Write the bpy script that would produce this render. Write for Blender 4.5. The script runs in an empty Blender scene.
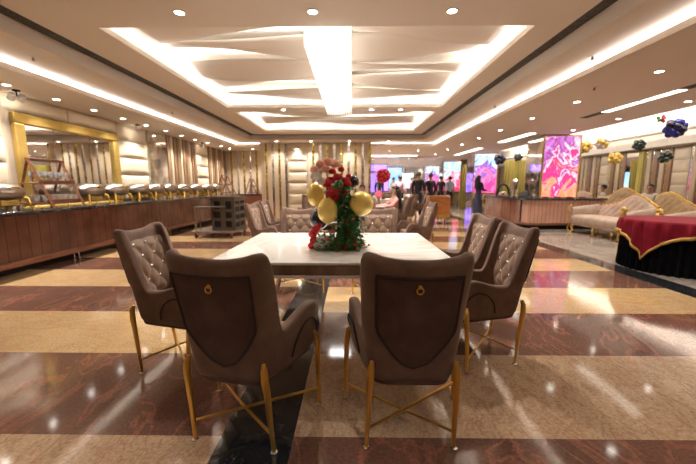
import bpy, math, random
from mathutils import Vector, Matrix
random.seed(7)
S = bpy.context.scene
COL = S.collection
PI = math.pi
sin, cos, rad = math.sin, math.cos, math.radians

# ---------------------------------------------------------------- camera
cd = bpy.data.cameras.new('camera'); cam = bpy.data.objects.new('camera', cd); COL.objects.link(cam)
cam.location = (0, 0, 1.27)
cd.sensor_width = 36; cd.lens = 330/696*36; cd.clip_end = 100
pitch = math.atan(47/330); yaw = math.atan(4/330)
cam.rotation_euler = (PI/2-pitch, 0, yaw)
cd.dof.use_dof = True; cd.dof.focus_distance = 1.9; cd.dof.aperture_fstop = 2.2
S.camera = cam

# ---------------------------------------------------------------- world, exposure
w = bpy.data.worlds.new('world'); S.world = w; w.use_nodes = True
w.node_tree.nodes['Background'].inputs[0].default_value = (1, .9, .8, 1)
w.node_tree.nodes['Background'].inputs[1].default_value = .25
S.view_settings.view_transform = 'Standard'; S.view_settings.look = 'None'
S.view_settings.gamma = 1; S.view_settings.use_curve_mapping = False
S.view_settings.exposure = 0.5
S.cycles.max_bounces = 7; S.cycles.diffuse_bounces = 4; S.cycles.glossy_bounces = 4
S.cycles.transmission_bounces = 4; S.cycles.sample_clamp_indirect = 6; S.cycles.use_light_tree = True
S.cycles.caustics_reflective = False; S.cycles.caustics_refractive = False

WARM = (1, .93, .86); WHITE = (1, .97, .94)
def area(name, loc, sx, sy, power, direction=(0, 0, -1), color=WARM, spread=180):
    d = bpy.data.lights.new(name, 'AREA'); d.shape = 'RECTANGLE'; d.size = sx; d.size_y = sy
    d.energy = power; d.color = color; d.spread = rad(spread)
    o = bpy.data.objects.new(name, d); COL.objects.link(o); o.location = loc
    z = -Vector(direction).normalized(); y = Vector((0,1,0)); y = (y-z*y.dot(z)).normalized(); x = y.cross(z)
    o.rotation_euler = Matrix((x, y, z)).transposed().to_euler()
    return o
K = 1.0
# ---------------------------------------------------------------- mesh helpers
class MB:
    def __init__(s): s.v = []; s.f = []
    def add(s, vs, fs):
        n = len(s.v); s.v += [tuple(v) for v in vs]; s.f += [tuple(i+n for i in f) for f in fs]; return s
    def box(s, x0, x1, y0, y1, z0, z1):
        return s.add([(x0,y0,z0),(x1,y0,z0),(x1,y1,z0),(x0,y1,z0),(x0,y0,z1),(x1,y0,z1),(x1,y1,z1),(x0,y1,z1)],
                     [(0,3,2,1),(4,5,6,7),(0,1,5,4),(1,2,6,5),(2,3,7,6),(3,0,4,7)])
    def cbox(s, c, d, rz=0, rx=0):
        m = Matrix.Rotation(rz, 3, 'Z') @ Matrix.Rotation(rx, 3, 'X'); h = [k/2 for k in d]
        vs = [Vector(c)+m@Vector((a*h[0], b*h[1], e*h[2])) for e in (-1,1) for a,b in ((-1,-1),(1,-1),(1,1),(-1,1))]
        return s.add(vs, [(0,3,2,1),(4,5,6,7),(0,1,5,4),(1,2,6,5),(2,3,7,6),(3,0,4,7)])
    def tube(s, pts, r, n=8, closed=False, flat=None):
        pts = [Vector(p) for p in pts]; N = len(pts)
        rs = r if isinstance(r, (list, tuple)) else [r]*N
        rings = []; up = None
        for i, p in enumerate(pts):
            a = pts[(i-1) % N] if (closed or i) else p; b = pts[(i+1) % N] if (closed or i < N-1) else p
            t = (b-a).normalized() if (b-a).length > 1e-9 else Vector((0,0,1))
            if up is None: up = Vector((0,0,1)) if abs(t.z) < .9 else Vector((0,1,0))
            side = t.cross(up)
            if side.length < 1e-6: side = t.cross(Vector((1,0,0)))
            side.normalize(); up = side.cross(t).normalized()
            rings.append([p+(side*cos(2*PI*k/n)+up*sin(2*PI*k/n)*(flat or 1))*rs[i] for k in range(n)])
        vs = [v for g in rings for v in g]; fs = []
        for i in range(N if closed else N-1):
            j = (i+1) % N
            for k in range(n): fs.append((i*n+k, i*n+(k+1)%n, j*n+(k+1)%n, j*n+k))
        if not closed: fs += [tuple(range(n))[::-1], tuple((N-1)*n+k for k in range(n))]
        return s.add(vs, fs)
    def lathe(s, prof, c=(0,0,0), n=20, sx=1, sy=1, cap=True):
        vs = []; fs = []; m = len(prof)
        for k in range(n):
            a = 2*PI*k/n
            for r, z in prof: vs.append((c[0]+r*cos(a)*sx, c[1]+r*sin(a)*sy, c[2]+z))
        for k in range(n):
            j = (k+1) % n
            for i in range(m-1): fs.append((k*m+i, j*m+i, j*m+i+1, k*m+i+1))
        if cap: fs.append(tuple(k*m for k in range(n))[::-1]); fs.append(tuple(k*m+m-1 for k in range(n)))
        return s.add(vs, fs)
    def ball(s, c, r, nu=14, nv=9, f=None):
        if not isinstance(r, (list, tuple)): r = (r, r, r)
        vs = [(c[0], c[1], c[2]-r[2])]; fs = []
        for i in range(1, nv):
            p = -PI/2+PI*i/nv
            for k in range(nu):
                a = 2*PI*k/nu; vs.append((c[0]+r[0]*cos(p)*cos(a), c[1]+r[1]*cos(p)*sin(a), c[2]+r[2]*sin(p)))
        vs.append((c[0], c[1], c[2]+r[2])); T = len(vs)-1
        for k in range(nu):
            j = (k+1) % nu; fs.append((0, 1+j, 1+k)); fs.append((T, T-nu+k, T-nu+j))
            for i in range(nv-2): fs.append((1+i*nu+k, 1+i*nu+j, 1+(i+1)*nu+j, 1+(i+1)*nu+k))
        return s.add(vs, fs)
    def grid(s, fn, nu, nv, cu=False):
        vs = [fn(i/nu, j/nv) for i in range(nu+(0 if cu else 1)) for j in range(nv+1)]; fs = []
        for i in range(nu):
            i2 = (i+1) % nu if cu else i+1
            for j in range(nv): fs.append((i*(nv+1)+j, i2*(nv+1)+j, i2*(nv+1)+j+1, i*(nv+1)+j+1))
        return s.add(vs, fs)
    def prism(s, poly, z0, z1):
        n = len(poly)
        return s.add([(x,y,z0) for x,y in poly]+[(x,y,z1) for x,y in poly],
                     [tuple(range(n))[::-1], tuple(range(n,2*n))]+[(i,(i+1)%n,n+(i+1)%n,n+i) for i in range(n)])
    def map(s, fn): s.v = [tuple(fn(Vector(v))) for v in s.v]; return s
    def build(s, name, mat, parent=None, smooth=True, bevel=0, seg=2, solid=0, sub=0, off=-1, loc=None, rz=0):
        me = bpy.data.meshes.new(name); me.from_pydata(s.v, [], s.f); me.validate(); me.update()
        for m in (mat if isinstance(mat, (list, tuple)) else [mat]): me.materials.append(m)
        if smooth: me.polygons.foreach_set('use_smooth', [True]*len(me.polygons))
        o = bpy.data.objects.new(name, me); COL.objects.link(o); o.parent = parent
        if loc: o.location = loc; o.rotation_euler.z = rz
        if solid:
            md = o.modifiers.new('thickness', 'SOLIDIFY'); md.thickness = solid; md.offset = off
        if bevel:
            md = o.modifiers.new('bevel', 'BEVEL'); md.width = bevel; md.segments = seg; md.limit_method = 'ANGLE'; md.angle_limit = rad(40)
        if sub:
            md = o.modifiers.new('sub', 'SUBSURF'); md.levels = sub; md.render_levels = sub
        if smooth:
            try: me.set_sharp_from_angle(angle=rad(42))
            except Exception: pass
        return o
def tag(o, label, cat, group=None, kind=None):
    if label: o['label'] = label
    if cat: o['category'] = cat
    if group: o['group'] = group
    if kind: o['kind'] = kind
    return o
def empty(name, loc, rz=0, label=None, cat=None, group=None):
    o = bpy.data.objects.new(name, None); COL.objects.link(o); o.location = loc; o.rotation_euler = (0,0,rz)
    o.empty_display_size = .1
    return tag(o, label, cat, group)
def struct(name, mb, mat, label=None, parent=None, **k):
    o = mb.build(name, mat, parent, **k)
    if parent is None: o['kind'] = 'structure'
    if label: o['label'] = label
    return o
CH = {}
def kids(o):
    if o.name not in CH: CH[o.name] = [c for c in bpy.data.objects if c.parent == o]
    return CH[o.name]
def copy_tree(o, parent=None):
    c = o.copy(); COL.objects.link(c); c.parent = parent
    for k in kids(o): copy_tree(k, c)
    return c
def dup(o, loc, rz, label, group=None, scale=None):
    c = copy_tree(o); c.location = loc; c.rotation_euler = (0,0,rz); c['label'] = label
    if group: c['group'] = group
    if scale: c.scale = scale
    return c
ORD = ['first','second','third','fourth','fifth','sixth','seventh','eighth','ninth','tenth','eleventh','twelfth','thirteenth','fourteenth']

# ---------------------------------------------------------------- materials
def mat(name, col, rough=.5, metal=0, sheen=0, coat=0, emis=None, es=0, trans=0, spec=None, ior=None):
    m = bpy.data.materials.new(name); m.use_nodes = True; b = m.node_tree.nodes['Principled BSDF']
    b.inputs['Base Color'].default_value = (*col, 1); b.inputs['Roughness'].default_value = rough; b.inputs['Metallic'].default_value = metal
    if sheen: b.inputs['Sheen Weight'].default_value = sheen; b.inputs['Sheen Roughness'].default_value = .4; b.inputs['Sheen Tint'].default_value = (1,.72,.55,1)
    if coat: b.inputs['Coat Weight'].default_value = coat; b.inputs['Coat Roughness'].default_value = .05
    if emis: b.inputs['Emission Color'].default_value = (*emis,1); b.inputs['Emission Strength'].default_value = es
    if trans: b.inputs['Transmission Weight'].default_value = trans
    if spec is not None: b.inputs['Specular IOR Level'].default_value = spec
    if ior: b.inputs['IOR'].default_value = ior
    return m
def nodes(m): return m.node_tree.nodes, m.node_tree.links, m.node_tree.nodes['Principled BSDF']
def ramp(N, stops, interp='LINEAR'):
    r = N.new('ShaderNodeValToRGB'); cr = r.color_ramp; cr.interpolation = interp
    while len(cr.elements) < len(stops): cr.elements.new(.5)
    for e, (p, c) in zip(cr.elements, stops): e.position = p; e.color = (*c, 1)
    return r
def noisy(m, stops, scale=(1,1,1), ns=5, detail=4, dist=0, bump=0, tex='NOISE', rough=.6, rots=(0,0,0), coord='Object'):
    N, L, b = nodes(m)
    tc = N.new('ShaderNodeTexCoord'); mp = N.new('ShaderNodeMapping'); mp.inputs['Scale'].default_value = scale; mp.inputs['Rotation'].default_value = rots
    L.new(tc.outputs[coord], mp.inputs[0])
    if tex == 'WAVE':
        t = N.new('ShaderNodeTexWave'); t.inputs['Scale'].default_value = ns; t.inputs['Distortion'].default_value = dist; t.inputs['Detail'].default_value = detail; t.inputs['Detail Scale'].default_value = 1.5
        out = t.outputs['Fac']
    elif tex == 'VORONOI':
        t = N.new('ShaderNodeTexVoronoi'); t.inputs['Scale'].default_value = ns; out = t.outputs['Color']
    else:
        t = N.new('ShaderNodeTexNoise'); t.inputs['Scale'].default_value = ns; t.inputs['Detail'].default_value = detail; t.inputs['Distortion'].default_value = dist; t.inputs['Roughness'].default_value = rough
        out = t.outputs['Fac']
    L.new(mp.outputs[0], t.inputs['Vector'])
    r = ramp(N, stops); L.new(out, r.inputs[0]); L.new(r.outputs[0], b.inputs['Base Color'])
    if bump:
        bp = N.new('ShaderNodeBump'); bp.inputs['Strength'].default_value = bump; bp.inputs['Distance'].default_value = .01
        L.new(out, bp.inputs['Height']); L.new(bp.outputs[0], b.inputs['Normal'])
    return m

M = {}
M['ceiling'] = mat('ceiling_paint', (.78,.70,.62), .8)
M['ceiling_white'] = mat('ceiling_white_paint', (.80,.74,.66), .8)
M['slot'] = noisy(mat('slot_grille', (.03,.03,.03), .6), [(.4,(.03,.028,.025)),(.7,(.10,.09,.08))], ns=40, detail=1)
M['led'] = mat('led_strip', (1,1,1), .5, emis=(1,.93,.82), es=9)
M['led_coffer'] = mat('coffer_led', (1,1,1), .5, emis=(1,.93,.82), es=1.8)
M['led_soft'] = mat('led_diffuser', (1,1,1), .5, emis=(1,.92,.8), es=3.2)
M['lamp'] = mat('lamp_lens', (1,1,1), .4, emis=(1,.94,.84), es=22)
M['lamp_cool'] = mat('cool_lamp_lens', (1,1,1), .4, emis=(.6,.75,1), es=20)
M['white_metal'] = mat('white_metal', (.75,.72,.68), .35)
M['silver'] = mat('silver', (.72,.70,.67), .22, 1)
M['silver_dark'] = mat('aged_silver', (.36,.31,.27), .3, 1)
M['gold'] = mat('brass_gold', (.80,.50,.12), .28, 1)
M['gold_frame'] = noisy(mat('gold_frame', (.6,.42,.1), .38, .75), [(.3,(.50,.34,.08)),(.7,(.72,.52,.16))], ns=3, detail=3)
M['gold_leaf'] = noisy(mat('gold_carving', (.6,.42,.1), .35, .8), [(.3,(.35,.2,.04)),(.7,(.85,.6,.17))], ns=25, detail=3, bump=.4)
M['velvet'] = noisy(mat('brown_velvet', (.1,.06,.04), .8, sheen=.16), [(.3,(.105,.055,.036)),(.7,(.180,.105,.070))], ns=7, detail=5, bump=.05)
M['velvet_dark'] = noisy(mat('dark_brown_velvet', (.08,.045,.03), .85, sheen=.08), [(.3,(.045,.021,.013)),(.7,(.095,.048,.032))], ns=6, detail=5)
M['velvet_light'] = noisy(mat('taupe_velvet', (.25,.17,.11), .7, sheen=.5), [(.3,(.17,.10,.062)),(.7,(.26,.16,.10))], ns=8, detail=4)
M['groove_line'] = mat('groove_shade', (.030,.014,.009), .8)  # near-black tubes stand in for the shade of sunken outline grooves
M['crystal'] = mat('crystal_button', (.9,.9,.92), .08, .8)
M['marble'] = noisy(mat('white_marble', (.85,.83,.8), .12, coat=.3), [(.44,(.82,.80,.76)),(.5,(.70,.66,.60)),(.56,(.84,.82,.79))], ns=1.3, detail=6, dist=1.6)
M['edge_marble'] = noisy(mat('brown_edge', (.2,.12,.08), .2), [(.35,(.14,.08,.055)),(.6,(.25,.16,.11)),(.75,(.36,.2,.12))], scale=(1,1,.4), ns=5, detail=4)
M['wood'] = noisy(mat('red_wood', (.3,.12,.06), .35), [(.3,(.13,.042,.020)),(.7,(.25,.095,.045))], scale=(1,1,6), ns=4, detail=4)
M['wood_orange'] = noisy(mat('orange_wood', (.4,.15,.05), .35), [(.3,(.35,.11,.03)),(.7,(.55,.22,.07))], scale=(1,1,4), ns=4, detail=4)
M['granite'] = noisy(mat('black_granite', (.03,.03,.03), .12), [(.42,(.012,.012,.013)),(.62,(.05,.045,.045)),(.75,(.20,.17,.15))], ns=14, detail=6)
M['black'] = mat('black', (.01,.01,.012), .5)
M['recess'] = mat('dark_recess', (.02,.015,.012), .7)
M['cream'] = noisy(mat('cream_leather', (.7,.6,.44), .45, sheen=.1), [(.3,(.70,.59,.43)),(.7,(.78,.68,.52))], ns=2, detail=2)
M['plaster'] = mat('warm_plaster', (.55,.45,.34), .8)
M['beige_slat'] = mat('beige_slat', (.62,.49,.35), .5)
M['brown_slat'] = mat('brown_slat', (.30,.18,.10), .3)
M['mosaic_gold'] = noisy(mat('gold_mosaic', (.6,.45,.1), .2, .85), [(.3,(.25,.17,.03)),(.6,(.75,.58,.15)),(.8,(1,.95,.5))], ns=22, tex='VORONOI', bump=.6)
M['mosaic_silver'] = noisy(mat('silver_mosaic', (.6,.6,.6), .12, .95), [(.2,(.45,.43,.38)),(.5,(.75,.72,.66)),(.85,(1,1,1))], ns=20, tex='VORONOI', bump=.6)
M['mirror_tiles'] = noisy(mat('mirror_tiles', (.8,.8,.78), .06, .95), [(.2,(.55,.52,.48)),(.5,(.82,.80,.75)),(.85,(1,1,1))], ns=4, tex='VORONOI', bump=.8)
M['mirror'] = mat('mirror_glass', (.80,.80,.78), .02, 1)
M['glass'] = mat('clear_glass', (.95,.97,.97), .05, trans=.7, ior=1.1)
M['porcelain'] = mat('white_porcelain', (.8,.79,.77), .2)
M['white_cloth'] = mat('white_cloth', (.75,.72,.68), .8)
M['trolley'] = mat('grey_trolley', (.125,.092,.070), .45, .2)
M['red_cloth'] = noisy(mat('crimson_satin', (.32,.008,.03), .75, spec=.2), [(.3,(.13,.002,.010)),(.7,(.21,.005,.018))], ns=3, detail=3)
M['black_cloth'] = mat('black_pleated_cloth', (.003,.003,.004), .95, spec=.1)
M['fringe'] = mat('gold_fringe', (.55,.32,.08), .5, .3)
M['sofa'] = noisy(mat('beige_sofa_fabric', (.5,.38,.3), .6, sheen=.3), [(.3,(.34,.25,.19)),(.7,(.48,.37,.29))], ns=5, detail=4)
M['sofa_gold'] = noisy(mat('olive_gold_fabric', (.4,.28,.1), .5, sheen=.3), [(.3,(.38,.27,.14)),(.7,(.54,.41,.24))], ns=6, detail=4)
M['sofa_pink'] = noisy(mat('pink_floral_fabric', (.6,.35,.3), .7), [(.4,(.62,.40,.33)),(.55,(.50,.44,.30)),(.65,(.75,.58,.48))], ns=9, detail=3)
M['balloon_gold'] = mat('gold_balloon', (.88,.64,.16), .25, .25, coat=.4)
M['balloon_black'] = mat('black_balloon', (.03,.032,.04), .2, .1, coat=.5)
M['balloon_blue'] = mat('blue_balloon', (.02,.03,.30), .12, .4, coat=.5)
M['balloon_navy'] = mat('navy_balloon', (.012,.012,.06), .12, .3, coat=.5)
M['balloon_green'] = mat('dark_green_balloon', (.015,.05,.035), .2, .3, coat=.5)
M['balloon_white'] = mat('pearl_balloon', (.75,.75,.68), .2, .2, coat=.5)
M['leaf'] = noisy(mat('leaf_green', (.03,.12,.03), .5), [(.3,(.02,.085,.02)),(.7,(.09,.28,.07))], ns=30, detail=2)
M['red_flower'] = mat('red_flower', (.62,.008,.02), .5)
M['peach'] = mat('peach_flower', (.95,.50,.38), .6)
M['ivory'] = mat('ivory_flower', (.75,.70,.62), .7)
M['pinkish'] = mat('pink_flower', (.75,.15,.22), .6)
M['curtain'] = noisy(mat('yellow_curtain', (.6,.5,.12), .8), [(.3,(.42,.36,.07)),(.7,(.72,.62,.22))], scale=(9,9,.3), ns=3, detail=2)
M['skin'] = mat('skin', (.42,.22,.14), .55)
M['hair'] = mat('black_hair', (.012,.010,.010), .45)
M['purple_light'] = mat('purple_light', (.2,.1,.8), .5, emis=(.30,.16,1), es=1.6)
M['blue_light'] = mat('blue_light_panel', (.3,.6,1), .5, emis=(.30,.55,1), es=1.0)

# rose panelling of the buffet: polished with thin dark vertical joints
def panelling(name, c1, c2, axis, pitchm, rough=.18, line=(.05,.02,.015)):
    m = mat(name, c1, rough); N, L, b = nodes(m)
    tc = N.new('ShaderNodeTexCoord'); sp = N.new('ShaderNodeSeparateXYZ'); L.new(tc.outputs['Object'], sp.inputs[0])
    mu = N.new('ShaderNodeMath'); mu.operation = 'MULTIPLY'; mu.inputs[1].default_value = 1/pitchm; L.new(sp.outputs[axis], mu.inputs[0])
    fr = N.new('ShaderNodeMath'); fr.operation = 'FRACT'; L.new(mu.outputs[0], fr.inputs[0])
    gt = N.new('ShaderNodeMath'); gt.operation = 'LESS_THAN'; gt.inputs[1].default_value = .07; L.new(fr.outputs[0], gt.inputs[0])
    nz = N.new('ShaderNodeTexNoise'); nz.inputs['Scale'].default_value = 2.5; nz.inputs['Detail'].default_value = 5
    L.new(tc.outputs['Object'], nz.inputs['Vector'])
    r = ramp(N, [(.35, c1), (.65, c2)]); L.new(nz.outputs['Fac'], r.inputs[0])
    mx = N.new('ShaderNodeMix'); mx.data_type = 'RGBA'; L.new(gt.outputs[0], mx.inputs[0]); L.new(r.outputs[0], mx.inputs[6]); mx.inputs[7].default_value = (*line, 1)
    L.new(mx.outputs[2], b.inputs['Base Color']); return m
M['panel_rose'] = panelling('rose_wood_panelling', (.085,.032,.020), (.15,.062,.040), 1, .165, .10)
M['panel_rose_x'] = panelling('pink_wood_panelling', (.50,.26,.18), (.60,.34,.25), 0, .11)
M['panel_brown'] = panelling('brown_wood_panelling', (.20,.075,.045), (.30,.12,.07), 1, .6, .12)

# floor stones
def stone(name, base, vein, scale, rot, vs, rough=.085, width=.05, lo=.5):
    m = mat(name, base[0], rough, spec=.6); N, L, b = nodes(m)
    tc = N.new('ShaderNodeTexCoord'); mp = N.new('ShaderNodeMapping'); mp.inputs['Scale'].default_value = scale; mp.inputs['Rotation'].default_value = (0,0,rot)
    L.new(tc.outputs['Object'], mp.inputs[0])
    n1 = N.new('ShaderNodeTexNoise'); n1.inputs['Scale'].default_value = 1.1; n1.inputs['Detail'].default_value = 5; L.new(tc.outputs['Object'], n1.inputs['Vector'])
    r1 = ramp(N, [(.32, base[0]), (.52, base[1]), (.7, base[2])]); L.new(n1.outputs['Fac'], r1.inputs[0])
    n2 = N.new('ShaderNodeTexNoise'); n2.inputs['Scale'].default_value = vs; n2.inputs['Detail'].default_value = 7; n2.inputs['Distortion'].default_value = 1.2; n2.inputs['Roughness'].default_value = .55
    L.new(mp.outputs[0], n2.inputs['Vector'])
    sb = N.new('ShaderNodeMath'); sb.operation = 'SUBTRACT'; sb.inputs[1].default_value = lo; L.new(n2.outputs['Fac'], sb.inputs[0])
    ab = N.new('ShaderNodeMath'); ab.operation = 'ABSOLUTE'; L.new(sb.outputs[0], ab.inputs[0])
    r2 = ramp(N, [(0, (.75,)*3), (width*.5, (.35,)*3), (width, (0,)*3)]); L.new(ab.outputs[0], r2.inputs[0])
    n3 = N.new('ShaderNodeTexNoise'); n3.inputs['Scale'].default_value = 60; n3.inputs['Detail'].default_value = 3; L.new(tc.outputs['Object'], n3.inputs['Vector'])
    r3 = ramp(N, [(.35, (.72,)*3), (.65, (1.15,)*3)]); L.new(n3.outputs['Fac'], r3.inputs[0])
    mx = N.new('ShaderNodeMix'); mx.data_type = 'RGBA'; L.new(r2.outputs[0], mx.inputs[0]); L.new(r1.outputs[0], mx.inputs[6]); mx.inputs[7].default_value = (*vein, 1)
    ml = N.new('ShaderNodeMix'); ml.data_type = 'RGBA'; ml.blend_type = 'MULTIPLY'; ml.inputs[0].default_value = .8; L.new(mx.outputs[2], ml.inputs[6]); L.new(r3.outputs[0], ml.inputs[7])
    L.new(ml.outputs[2], b.inputs['Base Color']); return m
M['floor_dark'] = stone('red_brown_granite', [(.120,.060,.043),(.160,.078,.054),(.20,.092,.064)], (.32,.125,.080), (1,.5,1), .9, 1.9, width=.020)
M['floor_light'] = stone('beige_granite', [(.44,.29,.18),(.50,.35,.22),(.56,.40,.25)], (.37,.20,.12), (2.6,1.3,1), .15, 3.6, width=.05)
M['floor_gold'] = stone('golden_granite', [(.46,.30,.15),(.55,.38,.20),(.60,.40,.17)], (.48,.27,.12), (1,2.2,1), .2, 2.4, width=.05)
M['floor_black'] = stone('black_granite_floor', [(.012,.013,.015),(.02,.02,.022),(.03,.03,.033)], (.035,.035,.035), (1,1,1), .3, 2, width=.02)
M['floor_grey'] = stone('grey_beige_marble', [(.24,.20,.165),(.30,.255,.21),(.36,.31,.26)], (.42,.36,.30), (1,1,1), .3, 2, width=.05)

# ================================================================ SETTING
FX0, FX1, FY0, FY1 = -5.46, 10.5, -4.0, 30.0
fl = MB(); mids = []
def fq(x0, x1, y0, y1, k): fl.add([(x0,y0,0),(x1,y0,0),(x1,y1,0),(x0,y1,0)], [(0,1,2,3)]); mids.append(k)
P0, PIT, SX0, SX1, BX0, BX1 = 1.515, .830, -.665, -.295, 3.9, 4.25
k = -8
while P0+k*PIT < FY1:
    a, b_ = max(FY0, P0+k*PIT), min(FY1, P0+(k+1)*PIT)
    if b_ > a:
        lt = 1 if b_ < 2.5 else 4; fq(FX0, SX0, a, b_, 0 if k % 2 == 0 else lt); fq(SX1, BX0, a, b_, lt if k % 2 == 0 else 0)
    k += 1
fq(SX0, SX1, FY0, FY1, 2); fq(BX0, BX1, FY0, FY1, 2); fq(BX1, FX1, FY0, FY1, 3)
floor = struct('floor', fl, [M['floor_dark'], M['floor_light'], M['floor_black'], M['floor_grey'], M['floor_gold']], 'polished floor of brown and golden granite stripes with black bands', smooth=False)
for p, i in zip(floor.data.polygons, mids): p.material_index = i

# ---- ceiling
ZM, ZI, ZL = 3.0, 2.84, 2.74
MX0, MX1, MY1 = -3.41, 2.37, 11.7
CX0, CX1 = -2.82, 2.0
COFF = [(-.6, 3.28), (3.92, 7.75), (8.2, 11.1)]
c = MB(); T = .03
ys = [FY0] + [v for ab in COFF for v in ab] + [MY1]
for i in range(0, len(ys), 2): c.box(MX0, MX1, ys[i], ys[i+1], ZM, ZM+T)
for a, b_ in COFF: c.box(MX0, CX0, a, b_, ZM, ZM+T); c.box(CX1, MX1, a, b_, ZM, ZM+T)
IX0, IX1, IY1 = -3.6, 2.53, 11.95          # outer side of the slot
JX0, JX1, JY1 = -4.33, 3.08, 12.75         # cove between the mid and the low ceiling
c.box(JX0-.25, IX0-.03, FY0, JY1+.25, ZI, ZI+T); c.box(IX1+.03, JX1+.25, FY0, JY1+.25, ZI, ZI+T); c.box(IX0-.03, IX1+.03, IY1+.03, JY1+.25, ZI, ZI+T)
c.box(IX0-.03, IX0, FY0, IY1, ZI, ZM+.05); c.box(IX1, IX1+.03, FY0, IY1, ZI, ZM+.05); c.box(IX0, IX1, IY1, IY1+.03, ZI, ZM+.05)
# low ceiling with an upstand lip in front of the trough
c.box(FX0, JX0, FY0, 14.4, ZL-.03, ZL); c.box(JX0-.03, JX0, FY0, JY1, ZL, ZL+.045)
c.box(JX1, 6.25, FY0, FY1, ZL-.03, ZL); c.box(JX1, JX1+.03, FY0, JY1, ZL, ZL+.045)
c.box(JX0, JX1, JY1, 16.55, ZL-.03, ZL); c.box(JX0, JX1, JY1, JY1+.03, ZL, ZL+.045)
c.box(JX0, JX1, 16.85, FY1, ZL-.03, ZL); c.box(JX0, JX1, 16.5, 16.9, ZL+.12, ZL+.15)
c.box(FX0, JX0-.25, FY0, FY1, ZI, ZI+.03); 
# tall bay on the right
c.box(6.25, 6.28, FY0, FY1, ZL-.03, 3.45); c.box(6.25, FX1, FY0, FY1, 3.45, 3.48)
struct('ceiling', c, M['ceiling'], 'stepped beige ceiling with deep coffers', smooth=False)
# bulkhead along the right wall
c = MB(); c.box(9.9, FX1, FY0, FY1, 2.50, 2.72); c.box(10.15, FX1, FY0, FY1, 2.72, 3.46); c.box(9.7, 10.0, FY0, FY1, 2.90, 2.96)
struct('trim_1', c, M['ceiling_white'], 'white stepped bulkhead above the right wall', smooth=False)
# slot grilles
c = MB(); c.box(IX0, MX0, FY0, IY1, ZM+.01, ZM+.03); c.box(MX1, IX1, FY0, IY1, ZM+.01, ZM+.03); c.box(MX0, MX1, MY1, IY1, ZM+.01, ZM+.03)
struct('trim_2', c, M['slot'], 'dark air slot around the coffered ceiling', smooth=False)
# led lines in the perimeter trough
def led_strip(x0, x1, y0, y1, z, label, mtl='led', h=.015):
    o = MB().box(x0, x1, y0, y1, z, z+h).build('led_strip', M[mtl], smooth=False)
    tag(o, label, 'light strip'); return o
led_strip(JX0-.14, JX0-.10, FY0, JY1, ZL+.01, 'long bright light strip in the ceiling cove above the left buffet')
led_strip(JX1+.10, JX1+.14, FY0, JY1, ZL+.01, 'long bright light strip in the ceiling cove right of the coffers')
led_strip(JX0, JX1, JY1+.10, JY1+.14, ZL+.01, 'bright light strip in the ceiling cove crossing behind the coffers')
led_strip(-3.3, 3.2, 16.56, 16.84, ZL-.047, 'broad light strip crossing the far hall ceiling', 'led_soft')
for o_, d_ in (((JX0-.12, 4.4, ZL+.03), 'l'), ((JX1+.12, 4.4, ZL+.03), 'r')):
    area('cove_light', o_,   .05, 17, 70*K, (.35 if d_ == 'l' else -.35, 0, 1), WHITE)
area('cove_light', ((JX0+JX1)/2, JY1+.12, ZL+.03), 7.2, .05, 30*K, (0, -.35, 1), WHITE)
# recessed line lights and grilles of the low ceiling on the right
r1 = MB().box(4.93, 5.10, 4.7, 7.5, ZL-.036, ZL-.028)
struct('trim_3', r1, M['slot'], 'dark grille line in the low ceiling on the right', smooth=False)
for i, (a, b_) in enumerate(((5.32, 5.98), (6.04, 6.88))):
    led_strip(4.95, 5.08, a, b_, ZL-.045, ['near', 'far'][i]+' one of two line lights in the low ceiling right of the coffers', 'led_soft', .012)
for i, (a, b_) in enumerate(((9.6, 11.6), (13.4, 16.4))):
    led_strip(4.95, 5.15, a, b_, ZL-.046, ['line light in the low ceiling behind the picture pillar', 'line light in the low ceiling far behind the second pillar'][i], 'led_soft', .012)
# light above the tall bay edge, lights on the bulkhead
led_strip(6.32, 6.36, 3, 22, 3.0, 'light strip behind the edge of the low ceiling on the right')
led_strip(9.74, 9.96, 6, 22, 2.962, 'light strip on the ledge of the right bulkhead', 'led_soft')
area('bay_cove_light', (6.45, 12, 3.0), .05, 18, 230*K, (.6, 0, 1), WHITE)
area('bulkhead_light', (9.85, 13, 2.99), .1, 16, 110*K, (.3, 0, 1), WHITE)
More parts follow.
